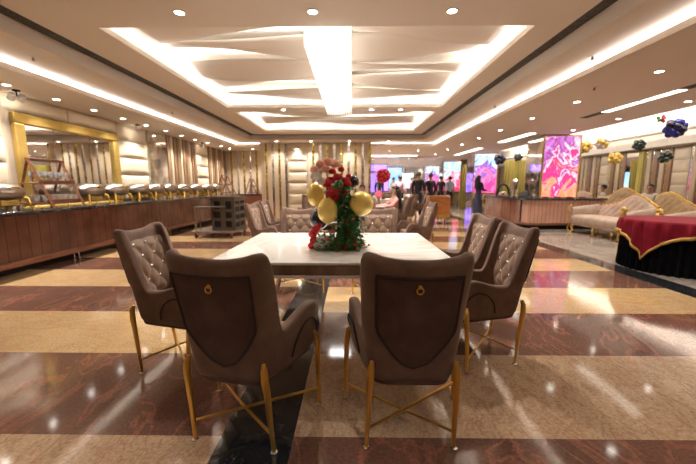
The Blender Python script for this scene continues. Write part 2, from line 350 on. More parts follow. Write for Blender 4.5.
# ---- coffers: tray, light trough, overlapping wave panels
for ci, (a, b_) in enumerate(COFF):
    t = empty('ceiling_coffer', ((CX0+CX1)/2, (a+b_)/2, ZM), 0); t['kind'] = 'structure'; t['label'] = ['coffer above the camera', 'largest coffer around the crystal chandelier', 'coffer furthest from the camera'][ci]
    ox, oy = (CX0+CX1)/2, (a+b_)/2
    W, D = (CX1-CX0)/2, (b_-a)/2
    g = .16; Z1 = .36
    m = MB()
    m.box(-W-g-.02, W+g+.02, -D-g-.02, D+g+.02, Z1, Z1+.03)
    m.box(-W-g-.03, -W-g, -D-g, D+g, .03, Z1); m.box(W+g, W+g+.03, -D-g, D+g, .03, Z1)
    m.box(-W-g, W+g, -D-g-.03, -D-g, .03, Z1); m.box(-W-g, W+g, D+g, D+g+.03, .03, Z1)
    for q in range(1):
        m.box(-W-.02, -W, -D, D, .03, .07); m.box(W, W+.02, -D, D, .03, .07); m.box(-W, W, D, D+.02, .03, .07); m.box(-W, W, -D-.02, -D, .03, .07)
    m.build('coffer_tray', M['ceiling_white'], t, smooth=False)
    n = max(4, round(2*D/.72)); st = 2*D/n
    for q in range(n):
        ph = q*2.2+ci*1.1; y0 = -D+q*st
        def wf(u, v, y0=y0, ph=ph, q=q):
            x = -W*.93+2*W*.93*u
            e0 = y0+.08+.15*sin(x*1.25+ph); e1 = y0+st-.08+.15*sin(x*1.25+ph+3.4)
            if q == 0: e0 = max(e0, -D+.02)
            if q == n-1: e1 = min(e1, D-.05)
            z = .19+.03*sin(x*1.25+ph+.6)+.10*(v-.5)*cos(x*1.25+ph)-.03*sin(PI*v)
            return (x, e0+(e1-e0)*v, z+(.05 if q % 2 else 0))
        m = MB(); m.grid(wf, 40, 6); m.build('wave_panel', M['ceiling'], t, solid=.015, off=1)
        if ci: area('panel_light', (ox, oy+y0+.02, ZM+.27), 2*W*.9, .03, 9*K, (0,.15,1), WHITE)
    ls = MB(); ls.box(-W-.10, -W-.07, -D, D, .035, .05); ls.box(W+.07, W+.10, -D, D, .035, .05); ls.box(-W, W, D+.07, D+.10, .035, .05); ls.box(-W, W, -D-.10, -D-.07, .035, .05)
    ls.build('led_strip', M['led_coffer'], t, smooth=False)
    e = 11*K
    area('coffer_light', (ox-W-.085, oy, ZM+.06), .04, 2*D, e*D/1.8, (.45,0,1), WHITE); area('coffer_light', (ox+W+.085, oy, ZM+.06), .04, 2*D, e*D/1.8, (-.45,0,1), WHITE)
    area('coffer_light', (ox, oy+D+.085, ZM+.06), 2*W, .04, e*1.3, (0,-.45,1), WHITE); area('coffer_light', (ox, oy-D-.085, ZM+.06), 2*W, .04, e*.5, (0,.45,1), WHITE)

# ---- walls
lw = struct('wall_left', MB().box(FX0-.12, FX0, FY0, 14.4, 0, ZL+.1), M['plaster'], 'left wall behind the buffet', smooth=False)
bw = struct('wall_back', MB().box(-3.45, .72, 12.72, 12.9, 0, ZI), M['plaster'], 'panelled wall behind the second table', smooth=False)
rc = struct('wall_recess', MB().box(FX0-.1, -3.45, 14.4, 14.5, 0, ZL).box(-3.45, -3.35, 12.9, 14.5, 0, ZL), M['plaster'], 'recessed back wall behind the buffet corner', smooth=False)
rw = struct('wall_right', MB().box(FX1, FX1+.1, FY0, FY1, 0, 3.5), M['plaster'], 'right wall with tall panels', smooth=False)
fw = struct('wall_far', MB().box(-3.4, FX1, FY1, FY1+.1, 0, 3.5).box(-3.5, -3.4, 14.5, FY1, 0, 3.0), M['plaster'], 'far wall of the hall', smooth=False)
struct('wall_front', MB().box(FX0-.1, FX1+.1, FY0-.1, FY0, 0, 3.5), M['plaster'], 'wall behind the camera', smooth=False)

def cushion_column(parent, axis, pos, a, b_, z0, z1, face, pitchz=.40):
    """stacked cream cushions between a and b on a wall plane, face=+1/-1 outward direction"""
    z = z1
    while z > z0+.05:
        zb = max(z0, z-pitchz); m = MB(); g = .012
        def fn(u, v, zb=zb, z=z):
            s = a+g+(b_-a-2*g)*u; zz = zb+g+(z-zb-2*g)*v
            bul = .012+.05*(max(0, 1-abs(2*u-1)**6)*max(0, 1-abs(2*v-1)**4))**.6
            return (pos+face*bul, s, zz) if axis == 'x' else (s, pos+face*bul, zz)
        m.grid(fn, 12, 8); m.build('cushion_panel', M['cream'], parent)
        z = zb
def slats(parent, axis, pos, a, b_, z0, z1, face, period, colours, depth=.05, frac=.62, names='slat'):
    n = max(1, round((b_-a)/period)); st = (b_-a)/n
    for i in range(n):
        s0 = a+i*st; s1 = s0+st*frac; k1, k2 = colours[i % len(colours)]
        def bx(u0, u1, d0, d1):
            p, q = sorted((pos+face*d0, pos+face*d1))
            return MB().box(p, q, u0, u1, z0, z1) if axis == 'x' else MB().box(u0, u1, p, q, z0, z1)
        bx(s0, s1, .002, depth).build('slat', M[k1], parent, smooth=False, bevel=.006)
        bx(s1+.008, s0+st-.008, .002, depth*.35).build('mosaic_strip', M[k2], parent, smooth=False)
G2 = [('beige_slat','mosaic_gold'), ('beige_slat','mosaic_silver')]
B2 = [('brown_slat','mosaic_gold'), ('beige_slat','mosaic_silver'), ('brown_slat','mosaic_silver')]
# back wall
slats(bw, 'y', 12.72, -3.45, -2.45, 0, ZI-.02, -1, .27, G2)
cushion_column(bw, 'y', 12.72, -2.42, -1.70, .1, 2.55, -1)
MB().box(-2.42, -1.70, 12.66, 12.72, 2.56, 2.80).build('header_panel', M['beige_slat'], bw, smooth=False)
slats(bw, 'y', 12.72, -1.68, .72, 0, ZI-.02, -1, .27, G2)
# recess wall
slats(rc, 'y', 14.4, -5.4, -3.5, 0, ZL-.03, -1, .27, G2)
# left wall
cushion_column(lw, 'x', FX0, 3.2, 5.25, .9, 2.42, 1); MB().box(FX0, FX0+.03, -1, 5.25, 2.44, 2.72).build('header_panel', M['cream'], lw, smooth=False)
cushion_column(lw, 'x', FX0, 1.1, 3.18, .9, 2.42, 1)
for a, b_ in ((5.27, 6.5), (6.5, 7.8)):
    cushion_column(lw, 'x', FX0, a, b_, 2.44, 2.72, 1, .5)
cushion_column(lw, 'x', FX0, 7.80, 8.92, .9, 2.72, 1)
MB().box(FX0, FX0+.03, 8.95, 9.82, .8, 2.72).build('mosaic_panel', M['mirror_tiles'], lw, smooth=False)
slats(lw, 'x', FX0, 9.86, 11.72, .8, 2.72, 1, .19, B2)
cushion_column(lw, 'x', FX0, 11.74, 12.64, .9, 2.72, 1)
slats(lw, 'x', FX0, 12.68, 14.35, .8, 2.72, 1, .19, B2)
# gold framed mirror
t = empty('wall_mirror', (FX0, 6.53, 1.65), 0, 'large mirror in a wide gold frame above the left buffet', 'mirror')
y0, y1, z0, z1 = -1.15, 1.22, -.85, .78
for nm, bx in (('frame', (0,.09,y0,y1,z1-.17,z1)), ('frame', (0,.09,y0,y1,z0,z0+.12)), ('frame', (0,.09,y0,y0+.17,z0+.12,z1-.17)), ('frame', (0,.09,y1-.17,y1,z0+.12,z1-.17))):
    MB().box(*bx).build(nm, M['gold_frame'], t, bevel=.02, seg=3)
MB().box(.0, .03, y0+.1, y1-.1, z0+.1, z1-.1).build('mirror_glass', M['mirror'], t, smooth=False)
for q in (-.40, .43): MB().box(.03, .034, q-.005, q+.005, z0+.12, z1-.17).build('mirror_joint', M['silver_dark'], t, smooth=False)
# right wall
XR = FX1
segs = [(8.0,9.3,'c'),(9.3,10.55,'s'),(10.57,11.12,'c'),(11.14,12.15,'s'),(12.18,12.97,'m'),(12.99,13.8,'s'),(13.83,14.32,'c'),(14.34,16.3,'s'),(16.3,17,'c'),(17,19.2,'y'),(19.2,20.5,'s'),(20.5,22.5,'y'),(22.5,27,'s')]
for a, b_, kd in segs:
    if kd == 'c': cushion_column(rw, 'x', XR, a, b_, .1, 2.48, -1)
    elif kd == 's': slats(rw, 'x', XR, a, b_, 0, 2.48, -1, .26, B2+G2)
    elif kd == 'm': MB().box(XR-.03, XR, a, b_, 0, 2.48).build('mirror_panel', M['mirror'], rw, smooth=False); MB().box(XR-.08, XR-.03, a, a+.22, 0, 2.48).build('side_panel', M['curtain'], rw, smooth=False)
    else:
        m = MB(); m.grid(lambda u, v, a=a, b_=b_: (XR-.1+.04*sin(u*60), a+(b_-a)*u, 2.5*v), 80, 1); m.build('curtain', M['curtain'], rw)
# far wall glitter panels
for i, x in enumerate([-2.9+1.1*j for j in range(12)]):
    k1 = ['mosaic_silver','beige_slat','mirror','cream'][i % 4]
    MB().box(x, x+.95, FY1-.06, FY1, 0, 2.7).build('wall_panel', M[k1], fw, smooth=False)

# pillars with backlit pictures
def art(name, stops, strength, seed, sc=1.3, gz=.22, crack=.25):
    m = bpy.data.materials.new(name); m.use_nodes = True; N, L, b = nodes(m)
    tc = N.new('ShaderNodeTexCoord'); mp = N.new('ShaderNodeMapping'); mp.inputs['Location'].default_value = (seed, 0, seed); L.new(tc.outputs['Object'], mp.inputs[0])
    n = N.new('ShaderNodeTexNoise'); n.inputs['Scale'].default_value = sc; n.inputs['Detail'].default_value = 4; n.inputs['Distortion'].default_value = 2.0; L.new(mp.outputs[0], n.inputs['Vector'])
    sp = N.new('ShaderNodeSeparateXYZ'); L.new(tc.outputs['Object'], sp.inputs[0])
    ad = N.new('ShaderNodeMath'); ad.operation = 'MULTIPLY_ADD'; L.new(sp.outputs[2], ad.inputs[0]); ad.inputs[1].default_value = gz; L.new(n.outputs['Fac'], ad.inputs[2])
    r = ramp(N, stops); L.new(ad.outputs[0], r.inputs[0])
    v = N.new('ShaderNodeTexVoronoi'); v.feature = 'DISTANCE_TO_EDGE'; v.inputs['Scale'].default_value = 1.5; v.inputs['Randomness'].default_value = 1; L.new(mp.outputs[0], v.inputs['Vector'])
    rv = ramp(N, [(0,(1,1,1)),(.010,(.5,.5,.5)),(.022,(0,0,0))]); L.new(v.outputs['Distance'], rv.inputs[0])
    mx = N.new('ShaderNodeMix'); mx.data_type = 'RGBA'; mx.blend_type = 'ADD'; mx.inputs[0].default_value = crack; L.new(r.outputs[0], mx.inputs[6]); L.new(rv.outputs[0], mx.inputs[7])
    b.inputs['Base Color'].default_value = (.02,.02,.02,1); b.inputs['Roughness'].default_value = .15
    L.new(mx.outputs[2], b.inputs['Emission Color']); b.inputs['Emission Strength'].default_value = strength
    return m
M['art_pink'] = art('pink_picture', [(.28,(.9,.30,.14)),(.38,(.95,.42,.25)),(.43,(.8,.03,.22)),(.49,(.85,.05,.30)),(.53,(.95,.78,.80)),(.57,(.85,.35,.55)),(.60,(.28,.04,.28)),(.64,(.62,.12,.55)),(.72,(.45,.25,.6)),(.80,(.55,.42,.42)),(.9,(.42,.34,.28))], .95, 0)  # greyish beige top stops imitate the ceiling reflected in the panel
M['art_blue'] = art('blue_picture', [(.30,(.8,.05,.3)),(.42,(.85,.25,.5)),(.48,(.6,.12,.5)),(.53,(.20,.08,.5)),(.57,(.15,.35,.95)),(.63,(.75,.9,1)),(.70,(.25,.45,1)),(.8,(.8,.92,1))], 1.1, 7, 1.6, .30)
M['art_cyan'] = art('cyan_picture', [(.30,(.7,.02,.10)),(.42,(.9,.10,.25)),(.52,(.9,.5,.6)),(.60,(.6,.75,1)),(.68,(.2,.55,1)),(.8,(.8,.92,1)),(.9,(.3,.5,1))], 1.1, 15, 1.6)
for i, (py, am) in enumerate(((9.9,'art_pink'), (15.4,'art_blue'), (20.5,'art_cyan'), (25.6,'art_blue'))):
    nm = ['nearest pillar with a pink backlit picture on its face', 'second pillar with a blue and pink backlit picture', 'third pillar with a pale blue backlit picture', 'pillar furthest down the hall'][i]
    p = empty('pillar', (6.09, py+.45, 0)); p['kind'] = 'structure'; p['label'] = nm
    MB().box(-.53, .53, -.41, .45, 0, ZL-.035).build('pillar_core', M['mirror_tiles'], p, smooth=False)
    s = empty('light_box', (6.09, py, 1.83), 0, ['pink picture panel in a gold frame on the nearest pillar', 'blue and magenta picture panel on the second pillar', 'pale blue picture panel on the third pillar', 'picture panel on the furthest pillar'][i], 'picture')
    fr = MB().box(-.55, -.51, -.04, .03, -.95, .87).box(.51, .55, -.04, .03, -.95, .87).box(-.51, .51, -.04, .03, .83, .87).box(-.51, .51, -.04, .03, -.95, -.91)
    fr.build('frame', M['gold_frame'], s, smooth=False, bevel=.006)
    MB().box(-.51, .51, -.02, .03, -.91, .83).build('picture', M[am], s, smooth=False)

# ================================================================ CEILING FITTINGS
def spot(loc, e, size=100, blend=.9, color=WARM, r=.04, direction=(0,0,-1)):
    d = bpy.data.lights.new('downlight_lamp', 'SPOT'); d.energy = e; d.spot_size = rad(size); d.spot_blend = blend; d.color = color; d.shadow_soft_size = r
    o = bpy.data.objects.new('downlight_lamp', d); COL.objects.link(o); o.location = loc
    o.rotation_euler = Vector(direction).to_track_quat('-Z', 'Y').to_euler()
proto_dl = None
def downlight(x, y, z, label, group, e=26, cool=False, size=110):
    global proto_dl
    if cool:
        t = empty('downlight', (x,y,z), 0, label, 'ceiling light', group)
        MB().lathe([(.045,0),(.045,-.006),(.062,-.008),(.066,0)], n=20, cap=False).build('trim_ring', M['white_metal'], t)
        MB().lathe([(.001,-.004),(.045,-.004),(.045,0)], n=20).build('lens', M['lamp_cool'], t)
    elif proto_dl is None:
        t = empty('downlight', (x,y,z), 0, label, 'ceiling light', group)
        MB().lathe([(.045,0),(.045,-.006),(.062,-.008),(.066,0)], n=20, cap=False).build('trim_ring', M['white_metal'], t)
        MB().lathe([(.001,-.004),(.045,-.004),(.045,0)], n=20).build('lens', M['lamp'], t)
        proto_dl = t
    else: dup(proto_dl, (x,y,z), 0, label, group)
    if e: spot((x, y, z-.03), e, size, color=(.75,.85,1) if cool else WARM)
for i, x in enumerate((-1.75, -.40, 1.0)):
    downlight(x, 3.6, ZM, ['left','middle','right'][i]+' one of three downlights in front of the big coffer', 'downlights before the chandelier coffer', 110)
for i, x in enumerate((-1.6, 1.12)):
    downlight(x, 7.97, ZM, ['left','right'][i]+' small downlight on the rib behind the chandelier', 'downlights behind the chandelier coffer', 90)
downlight(.45, 7.97, ZM, 'bluish bright downlight just right of the far end of the chandelier', 'downlights behind the chandelier coffer', 40, True)
for i, (x, y) in enumerate(((-1.75,-.85),(1.0,-.85))):  # unseen pair added as fill to raise the bounce light
    downlight(x, y, ZM, 'added fill downlight behind the camera, '+['left','right'][i]+' side', 'added downlights behind the camera', 130)
for i, y in enumerate((3.35, 4.2, 4.98, 5.80, 6.62, 7.45, 8.27, 9.1, 9.95, 10.8, 11.7)):
    downlight(-5.02, y, ZL-.03, ORD[i]+' downlight from the front in the row above the left buffet', 'downlights over the left buffet', 105)
for i, y in enumerate((3.05, 4.52, 6.08, 7.53, 9.1, 10.6, 12.2, 13.9, 16)):
    downlight(3.93, y, ZL-.03, ORD[i]+' downlight from the front in the long row left of the line lights', 'downlights right of the coffers', 90)
for i, y in enumerate((4.5, 6.08, 7.6, 9.1, 11)):
    downlight(5.85, y, ZL-.03, ORD[i]+' downlight from the front in the row near the low ceiling edge', 'downlights by the ceiling edge', 80)
for i, x in enumerate((-2.75, -1.5, -.1, 1.3)):
    downlight(x, 12.30, ZI, ORD[i]+' downlight from the left in the row before the panelled back wall', 'downlights at the back wall', 80)
for i, (x, y) in enumerate(((1.6,14.4),(2.8,14.4),(1.2,19),(3.2,19),(1.2,23),(3.4,23.5),(-1.5,17),(-1.5,22),(5,26))):  # lamps added to brighten the far hall
    downlight(x, y, ZL-.03, ORD[i]+' added downlight of the far hall counted from near to far', 'added downlights of the far hall', 340, size=140)
for i, (x, y) in enumerate(((-4.9,12.6),(-4.9,13.5),(-4.0,13.6))):  # extra lamps added to lift the dark end of the left wall
    downlight(x, y, ZL-.03, ORD[i]+' added fill downlight of the three in the back left corner', 'added downlights of the back left corner', 120)
# small ceiling sensors
pr_ = None
for i, (x, y, z) in enumerate(((3.30+.45,4.6,ZI),(2.95,4.35,ZI),(2.85,6.9,ZI),(-3.95,4.3,ZI),(-3.9,7.4,ZI))):
    lab = ['small sprinkler right of the right cove strip','small dark sprinkler nearest on the right ceiling step','small sprinkler further down the right ceiling step','small sprinkler on the left ceiling step, near','small sprinkler on the left ceiling step, far'][i]
    if i == 0: z = ZL-.03; x, y = 3.6, 5.2
    if pr_ is None:
        pr_ = empty('sprinkler', (x,y,z), 0, lab, 'sprinkler', 'ceiling sprinklers')
        MB().lathe([(.001,-.008),(.04,-.008),(.045,0),(.001,0)], n=14).build('plate', M['white_metal'], pr_)
        MB().lathe([(.012,-.05),(.018,-.045),(.010,-.02),(.010,-.008)], n=10).build('nozzle', M['silver_dark'], pr_)
    else: dup(pr_, (x,y,z), 0, lab)
# twin spotlights above the mirror
def spot_head(loc, rz, label, k=1):
    t = empty('track_spotlight', loc, rz, label, 'spotlight')
    MB().lathe([(.05,-.02),(.05,0),(.001,0)], n=14).build('base', M['black'], t)
    MB().tube([(0,0,-.02),(0,0,-.09)], .01).build('stem', M['black'], t)
    for s in ((-1,1) if k == 2 else (0,)):
        h = MB().tube([(s*.06,-.03,-.07),(s*.06,.05,-.13)], [.042,.052], 14); h.build('lamp_head', M['white_metal'], t)
        MB().tube([(s*.06,.048,-.128),(s*.06,.054,-.133)], [.044,.044], 14).build('lens', M['lamp'], t)
spot_head((-5.15, 5.25, ZL-.03), rad(60), 'white twin spotlight hanging above the left end of the mirror', 2)
spot_head((-5.15, 8.15, ZL-.03), rad(60), 'small dark spotlight right of the gold mirror', 1)
spot_head((-5.15, 11.6, ZL-.03), rad(60), 'small spotlight above the far cream cushions of the left wall', 1)
t = empty('wall_light', (-2.06, 12.60, 2.62), 0, 'round bright lamp above the cream cushions of the back wall', 'wall light')
MB().lathe([(.05,-.03),(.06,.05),(.02,.06)], n=16).build('lamp_head', M['silver'], t); MB().ball((0,0,-.03), .045, 12, 7).build('bulb', M['lamp'], t)
spot((-2.06, 12.5, 2.58), 30, 120)

# ---- crystal chandelier
cx, cy = -.28, 5.83
t = empty('chandelier', (cx, cy, 3.36), 0, 'long rectangular crystal chandelier glowing white in the big coffer', 'chandelier')
hw, hl = .28, 1.85
MB().box(-hw, hw, -hl, hl, -.09, 0).build('ceiling_plate', M['silver'], t, bevel=.01)
M['strand'] = mat('lit_crystal', (.95,.93,.9), .1, emis=(1,.93,.82), es=.5)
M['strand2'] = mat('glowing_crystal_core', (.95,.93,.9), .2, emis=(1,.94,.84), es=1.0)
m = MB(); nx, ny = 11, 62
for i in range(nx):
    for j in range(ny):
        x = -hw+.02+(2*hw-.04)*i/(nx-1); y = -hl+.02+(2*hl-.04)*j/(ny-1)
        edge = min(i, nx-1-i, j, ny-1-j); zb = -.55-.016*min(edge, 3)*((j % 2)*.5+.5)
        r = .010; zt = -.09 if edge == 0 else -.4
        m.add([(x-r,y,zt),(x,y-r,zt),(x+r,y,zt),(x,y+r,zt),(x-r,y,zb+.02),(x,y-r,zb+.02),(x+r,y,zb+.02),(x,y+r,zb+.02),(x,y,zb)],
              [(0,1,5,4),(1,2,6,5),(2,3,7,6),(3,0,4,7),(4,5,8),(5,6,8),(6,7,8),(7,4,8)])
m.build('crystal_strands', M['strand'], t, smooth=False)['kind'] = 'stuff'
MB().box(-hw+.05, hw-.05, -hl+.05, hl-.05, -.47, -.15).build('lamp_core', M['strand2'], t, smooth=False)
area('chandelier_light', (cx, cy, 2.72), .5, 3.6, 75*K, (0,0,-1), WHITE, 150)

# ================================================================ CHAIRS
def catmull(P, u):
    n = len(P)-1; x = min(max(u, 0), .99999)*n; i = int(x); f = x-i
    p0, p1, p2, p3 = P[max(i-1,0)], P[i], P[i+1], P[min(i+2,n)]
    return [.5*((2*b)+(c_-a)*f+(2*a-5*b+4*c_-d)*f*f+(3*b-a-3*c_+d)*f**3) for a,b,c_,d in zip(p0,p1,p2,p3)]
def sstep(a, b, x): t = min(1, max(0, (x-a)/(b-a))); return t*t*(3-2*t)
HALF = [(0,-.245),(.080,-.244),(.160,-.236),(.208,-.195),(.232,-.12),(.258,-.02),(.285,.08),(.300,.17),(.292,.255)]
ZB = .355
def shell_xy(s, z, inset=0):
    """outer face of the shell; s in -1..1 round the back, z height"""
    u = abs(s); x, y = catmull(HALF, u); x2, y2 = catmull(HALF, min(u+.01, 1)); x1, y1 = catmull(HALF, max(u-.01, 0))
    tx, ty = x2-x1, y2-y1; l = math.hypot(tx, ty) or 1; nx, ny = ty/l, -tx/l
    if u < .02: nx, ny = 0, -1
    h = max(0, (z-ZB)/.62)
    low = 1-.07*sstep(.25, 0, h)     # tub narrows to its underside
    grow = low*(1+.19*sstep(.1, 1, h)*sstep(.7, .3, u))
    lean = -.115*h**1.25*sstep(.75, .2, u)
    x, y = x*grow, y+lean
    x -= nx*inset; y -= ny*inset
    return (x if s >= 0 else -x), y
def top_z(u):
    zt = .957+.033*sstep(.05, .36, u)
    drop = sstep(.385, .50, u)
    arm = .585+.05*sstep(.55, .80, u)-.17*sstep(.87, 1.0, u)**1.5
    return zt*(1-drop)+arm*drop
def make_chair():
    t = empty('dining_chair', (0,0,0))
    m = MB(); nu, nv = 72, 12
    def f(a, b):
        s = -1+2*a; z = ZB+(top_z(abs(s))-ZB)*b; x, y = shell_xy(s, z); return (x, y, z)
    m.grid(f, nu, nv); m.build('shell', M['velvet'], t, solid=.056, off=-1, sub=1)
    # underside and seat
    def plan(z, ins, n=28, front=.25):
        P = [shell_xy(-.93+1.86*i/n, z, ins) for i in range(n+1)]
        return [(x, min(y, front)) for x, y in P]
    MB().prism(plan(.36, .012, front=.235), .335, .42).build('seat_base', M['velvet_dark'], t, bevel=.015)
    MB().prism(plan(.45, .052, front=.262), .40, .485).build('seat', M['velvet_light'], t, bevel=.03, seg=4)
    # tufted inner back
    TZ0, TZ1 = .50, .905
    def tuft(a, b):
        z = TZ0+(TZ1-TZ0)*b; s = (-.36+.72*a)*(.80+.20*b); x, y = shell_xy(s, z, .050)
        A, B = x/.13, (z-.70)/.17
        p = (abs(sin(PI*(A+B)))*abs(sin(PI*(A-B))))**.42
        e = min(1, 8*min(a, 1-a))*min(1, 8*min(b, 1-b))
        x2, y2 = shell_xy(s, z, .050+.004+e*(.010+.022*p)); return (x2, y2, z)
    tb = MB().grid(tuft, 40, 36).build('tufted_backrest', M['velvet_light'], t)
    for i in range(-2, 3):
        for j in range(-4, 5):
            if (i+j) % 2: continue
            x, z = i*.065, .70+j*.085
            if abs(x) > .14 or z < .56 or z > .87: continue
            s = x/.52; 
            for _ in range(6): s -= (shell_xy(s, z, .06)[0]-x)/.52
            xx, yy = shell_xy(s, z, .070); b_ = MB().ball((0,0,0), (.013,.009,.013), 8, 5).build('button', M['crystal'], tb); b_.location = (xx, yy, z)
    # shield on the outside of the back
    def shw(b):   # half width at height fraction b (0 point, 1 top)
        return .172*min(1, (b/.42))**.55 if b < .42 else .172+.016*(b-.42)
    SZ0, SZ1 = .445, .885
    def sh(a, b, o=.006):
        z = SZ0+(SZ1-SZ0)*b+.012*abs(2*a-1)**2*b; x = (2*a-1)*shw(max(b, .0005)); s = x/.52
        for _ in range(5): s -= (shell_xy(s, z, 0)[0]-x)/.52
        xx, yy = shell_xy(s, z, -o); return (xx, yy, z)
    bp = MB().grid(lambda a, b: sh(a, b, .004), 20, 24).build('back_panel', M['velvet_dark'], t)
    edge = [sh(0, b/20, .004) for b in range(20, -1, -1)]+[sh(1, b/20, .004) for b in range(1, 21)]+[sh(1-k/12, 1, .004) for k in range(1, 12)]
    MB().tube(edge, .0065, 6, closed=True).build('groove_line', M['groove_line'], bp)
    rp = empty
    x, y, z = sh(.5, .915, .012)
    rg = MB().tube([(x+.014*cos(2*PI*k/14), y-.004, z-.012+.014*sin(2*PI*k/14)) for k in range(14)], .0032, 6, closed=True).build('ring_pull', M['gold'], t)
    MB().lathe([(.001,0),(.009,.002),(.009,.006),(.001,.010)], n=10).map(lambda v: (v[0]+x, y+.004-v[2], z+v[1]+.002)).build('ring_mount', M['gold'], rg)
    # dark arches standing in for grooves on the arms
    for sg in (-1, 1):
        pts = []
        for k in range(25):
            a = k/24; s = .60+.33*a; z = .40+.155*(sin(PI*a)**.5 if 0 < a < 1 else 0)
            x, y = shell_xy(s*sg, z, -.004); pts.append((x, y, z))
        MB().tube(pts, .0055, 6).build('arm_groove_line', M['groove_line'], t)
    # legs
    for sg in (-1, 1):
        for fr in (0, 1):
            if fr == 0: P = [(sg*.190,-.250,.472),(sg*.195,-.262,.44),(sg*.198,-.262,.39),(sg*.202,-.252,.33),(sg*.205,-.235,.15),(sg*.212,-.222,.012)]
            else: P = [(sg*.285,.170,.45),(sg*.300,.175,.43),(sg*.308,.175,.39),(sg*.312,.172,.33),(sg*.319,.163,.15),(sg*.322,.160,.012)]
            l = MB().tube(P, [.010,.0165,.0175,.0155,.0125,.0095], 10).build('leg', M['gold'], t)
            MB().lathe([(.010,0),(.017,.002),(.017,.010),(.010,.014)], (P[-1][0], P[-1][1], 0), 12).build('glide', M['silver'], l)
    for sg in (-1, 1):
        z0 = .098 if sg == 1 else .112
        MB().tube([(sg*.208,-.226,z0),(0,-.085,z0+.004),(-sg*.320,.158,z0)], .0072, 8).build('stretcher', M['gold'], t)
    return t
chair0 = make_chair()
chairs = [
 (.283, 1.665, 0, 1, 'brown velvet wingback chair with its back to the camera, right of the black floor band', 'chairs at the marble table'),
 (-.535, 1.665, -11, 1, 'brown velvet wingback chair with its back to the camera, standing over the black floor band', 'chairs at the marble table'),
 (-1.20, 2.28, -91, 1, 'brown tufted chair alone at the left side of the marble table', 'chairs at the marble table'),
 (.935, 2.42, 91, 1, 'brown tufted chair at the right side of the marble table, the nearer of two', 'chairs at the marble table'),
 (.975, 3.13, 91, 1, 'brown tufted chair at the right side of the marble table, the farther of two', 'chairs at the marble table'),
 (-.66, 3.92, 180, 1, 'tufted chair behind the marble table, left of the flower centrepiece', 'chairs at the marble table'),
 (.33, 3.92, 180, 1, 'tufted chair behind the marble table, right of the flower centrepiece', 'chairs at the marble table'),
 (-1.33, 5.3, -97, 1, 'nearer chair at the left side of the second table', 'chairs at the second table'),
 (-1.38, 6.2, -92, 1, 'farther chair at the left side of the second table', 'chairs at the second table'),
 (1.10, 5.75, 97, 1, 'chair at the right side of the second table facing left', 'chairs at the second table'),
 (-.65, 7.05, 180, 1, 'chair behind the second table, left half', 'chairs at the second table'),
 (.28, 7.05, 180, 1, 'chair behind the second table, right half', 'chairs at the second table'),
 (1.62, 10.0, 92, 1, 'tall brown chair beside the seated woman, nearer of two', 'chairs at the third table'),
 (1.78, 10.75, 92, 1, 'tall brown chair beside the seated woman, farther of two', 'chairs at the third table'),
 (-1.25, 9.6, 180, 1, 'single brown chair in front of the back wall cushions', 'chairs at the third table'),
 (.25, 9.85, 178, 1, 'brown chair of the man in pale blue behind the flowers', 'chairs at the third table')]
for i, (x, y, r, sc, lab, g) in enumerate(chairs):
    if i == 0: chair0.location = (x,y,0); chair0.rotation_euler.z = rad(r); tag(chair0, lab, 'chair', g)
    else: dup(chair0, (x,y,0), rad(r), lab, g)['category'] = 'chair'

# ================================================================ TABLES
def make_table():
    t = empty('dining_table', (0,0,0))
    MB().box(-.84, .84, -.69, .69, .742, .762).build('tabletop', M['marble'], t, bevel=.006)
    MB().box(-.835, .835, -.685, .685, .674, .742).build('apron', M['edge_marble'], t, smooth=False)
    MB().box(-.845, .845, -.695, .695, .655, .672).build('trim_strip', M['white_metal'], t, bevel=.004)
    for sx in (-1, 1):
        for sy in (-1, 1):
            MB().tube([(sx*.52,sy*.42,.655),(sx*.60,sy*.50,.40),(sx*.70,sy*.60,.02),(sx*.73,sy*.66,.0)], [.035,.03,.022,.025], 8).build('leg', M['silver'], t)
    return t
tb0 = make_table(); tb0.location = (-.135, 2.815, 0); tag(tb0, 'rectangular white marble table carrying the balloon and flower centrepiece', 'table', 'marble dining tables')
dup(tb0, (-.1, 6.05, 0), 0, 'second marble table behind the nearest one')['category'] = 'table'
dup(tb0, (-.05, 8.6, 0), 0, 'third marble table where the woman in pink sits')['category'] = 'table'
# dark folded coat on the second table
m = MB()
m.grid(lambda u, v: (-.38+.76*u, -.16+.32*v, .035*(sin(PI*u)**.5)*(sin(PI*v)**.5)*(1.2+.5*sin(9*u)+.3*sin(11*v+3*u))), 24, 12)
o = m.build('folded_coat', M['balloon_navy'], None, solid=.012, off=1, loc=(-.62, 5.75, .764), rz=.1); tag(o, 'dark blue coat lying folded on the second table', 'coat')

# ---- centrepiece
t = empty('floral_centrepiece', (-.11, 2.66, .762), 0, 'tall centrepiece of gold and black balloons, red roses and greenery on the marble table', 'centrepiece')
MB().lathe([(.001,0),(.085,0),(.09,.012),(.055,.025),(.012,.03),(.010,.50),(.001,.50)], n=18).build('stand', M['black'], t)
def pix(px, py, Y=0.0):   # metres on the centrepiece plane from its foot
    return ((px-338)/118.0+.0, Y, (246-py)/118.0*1.0)
def balloon(px, py, rx, rz_, mt, dy=0):
    x, y, z = pix(px, py); m = MB(); c_ = (x, dy, z)
    m.ball((0,0,0), (rx/118, rx/118, rz_/118), 20, 14).map(lambda v: (v[0]*(1-.0*v[2]), v[1], v[2]))
    # neck and knot
    m2 = MB().lathe([(.004,-rz_/118-.012),(.010,-rz_/118-.010),(.004,-rz_/118),(.012,-rz_/118+.006)], n=8)
    b = m.map(lambda v: v+Vector(c_)).build('balloon', M[mt], t); m2.map(lambda v: v+Vector(c_)).build('knot', M[mt], b)
balloon(316.5, 195, 8.6, 11.4, 'balloon_gold', .02); balloon(328.5, 209.5, 9.6, 12, 'balloon_gold', -.08)
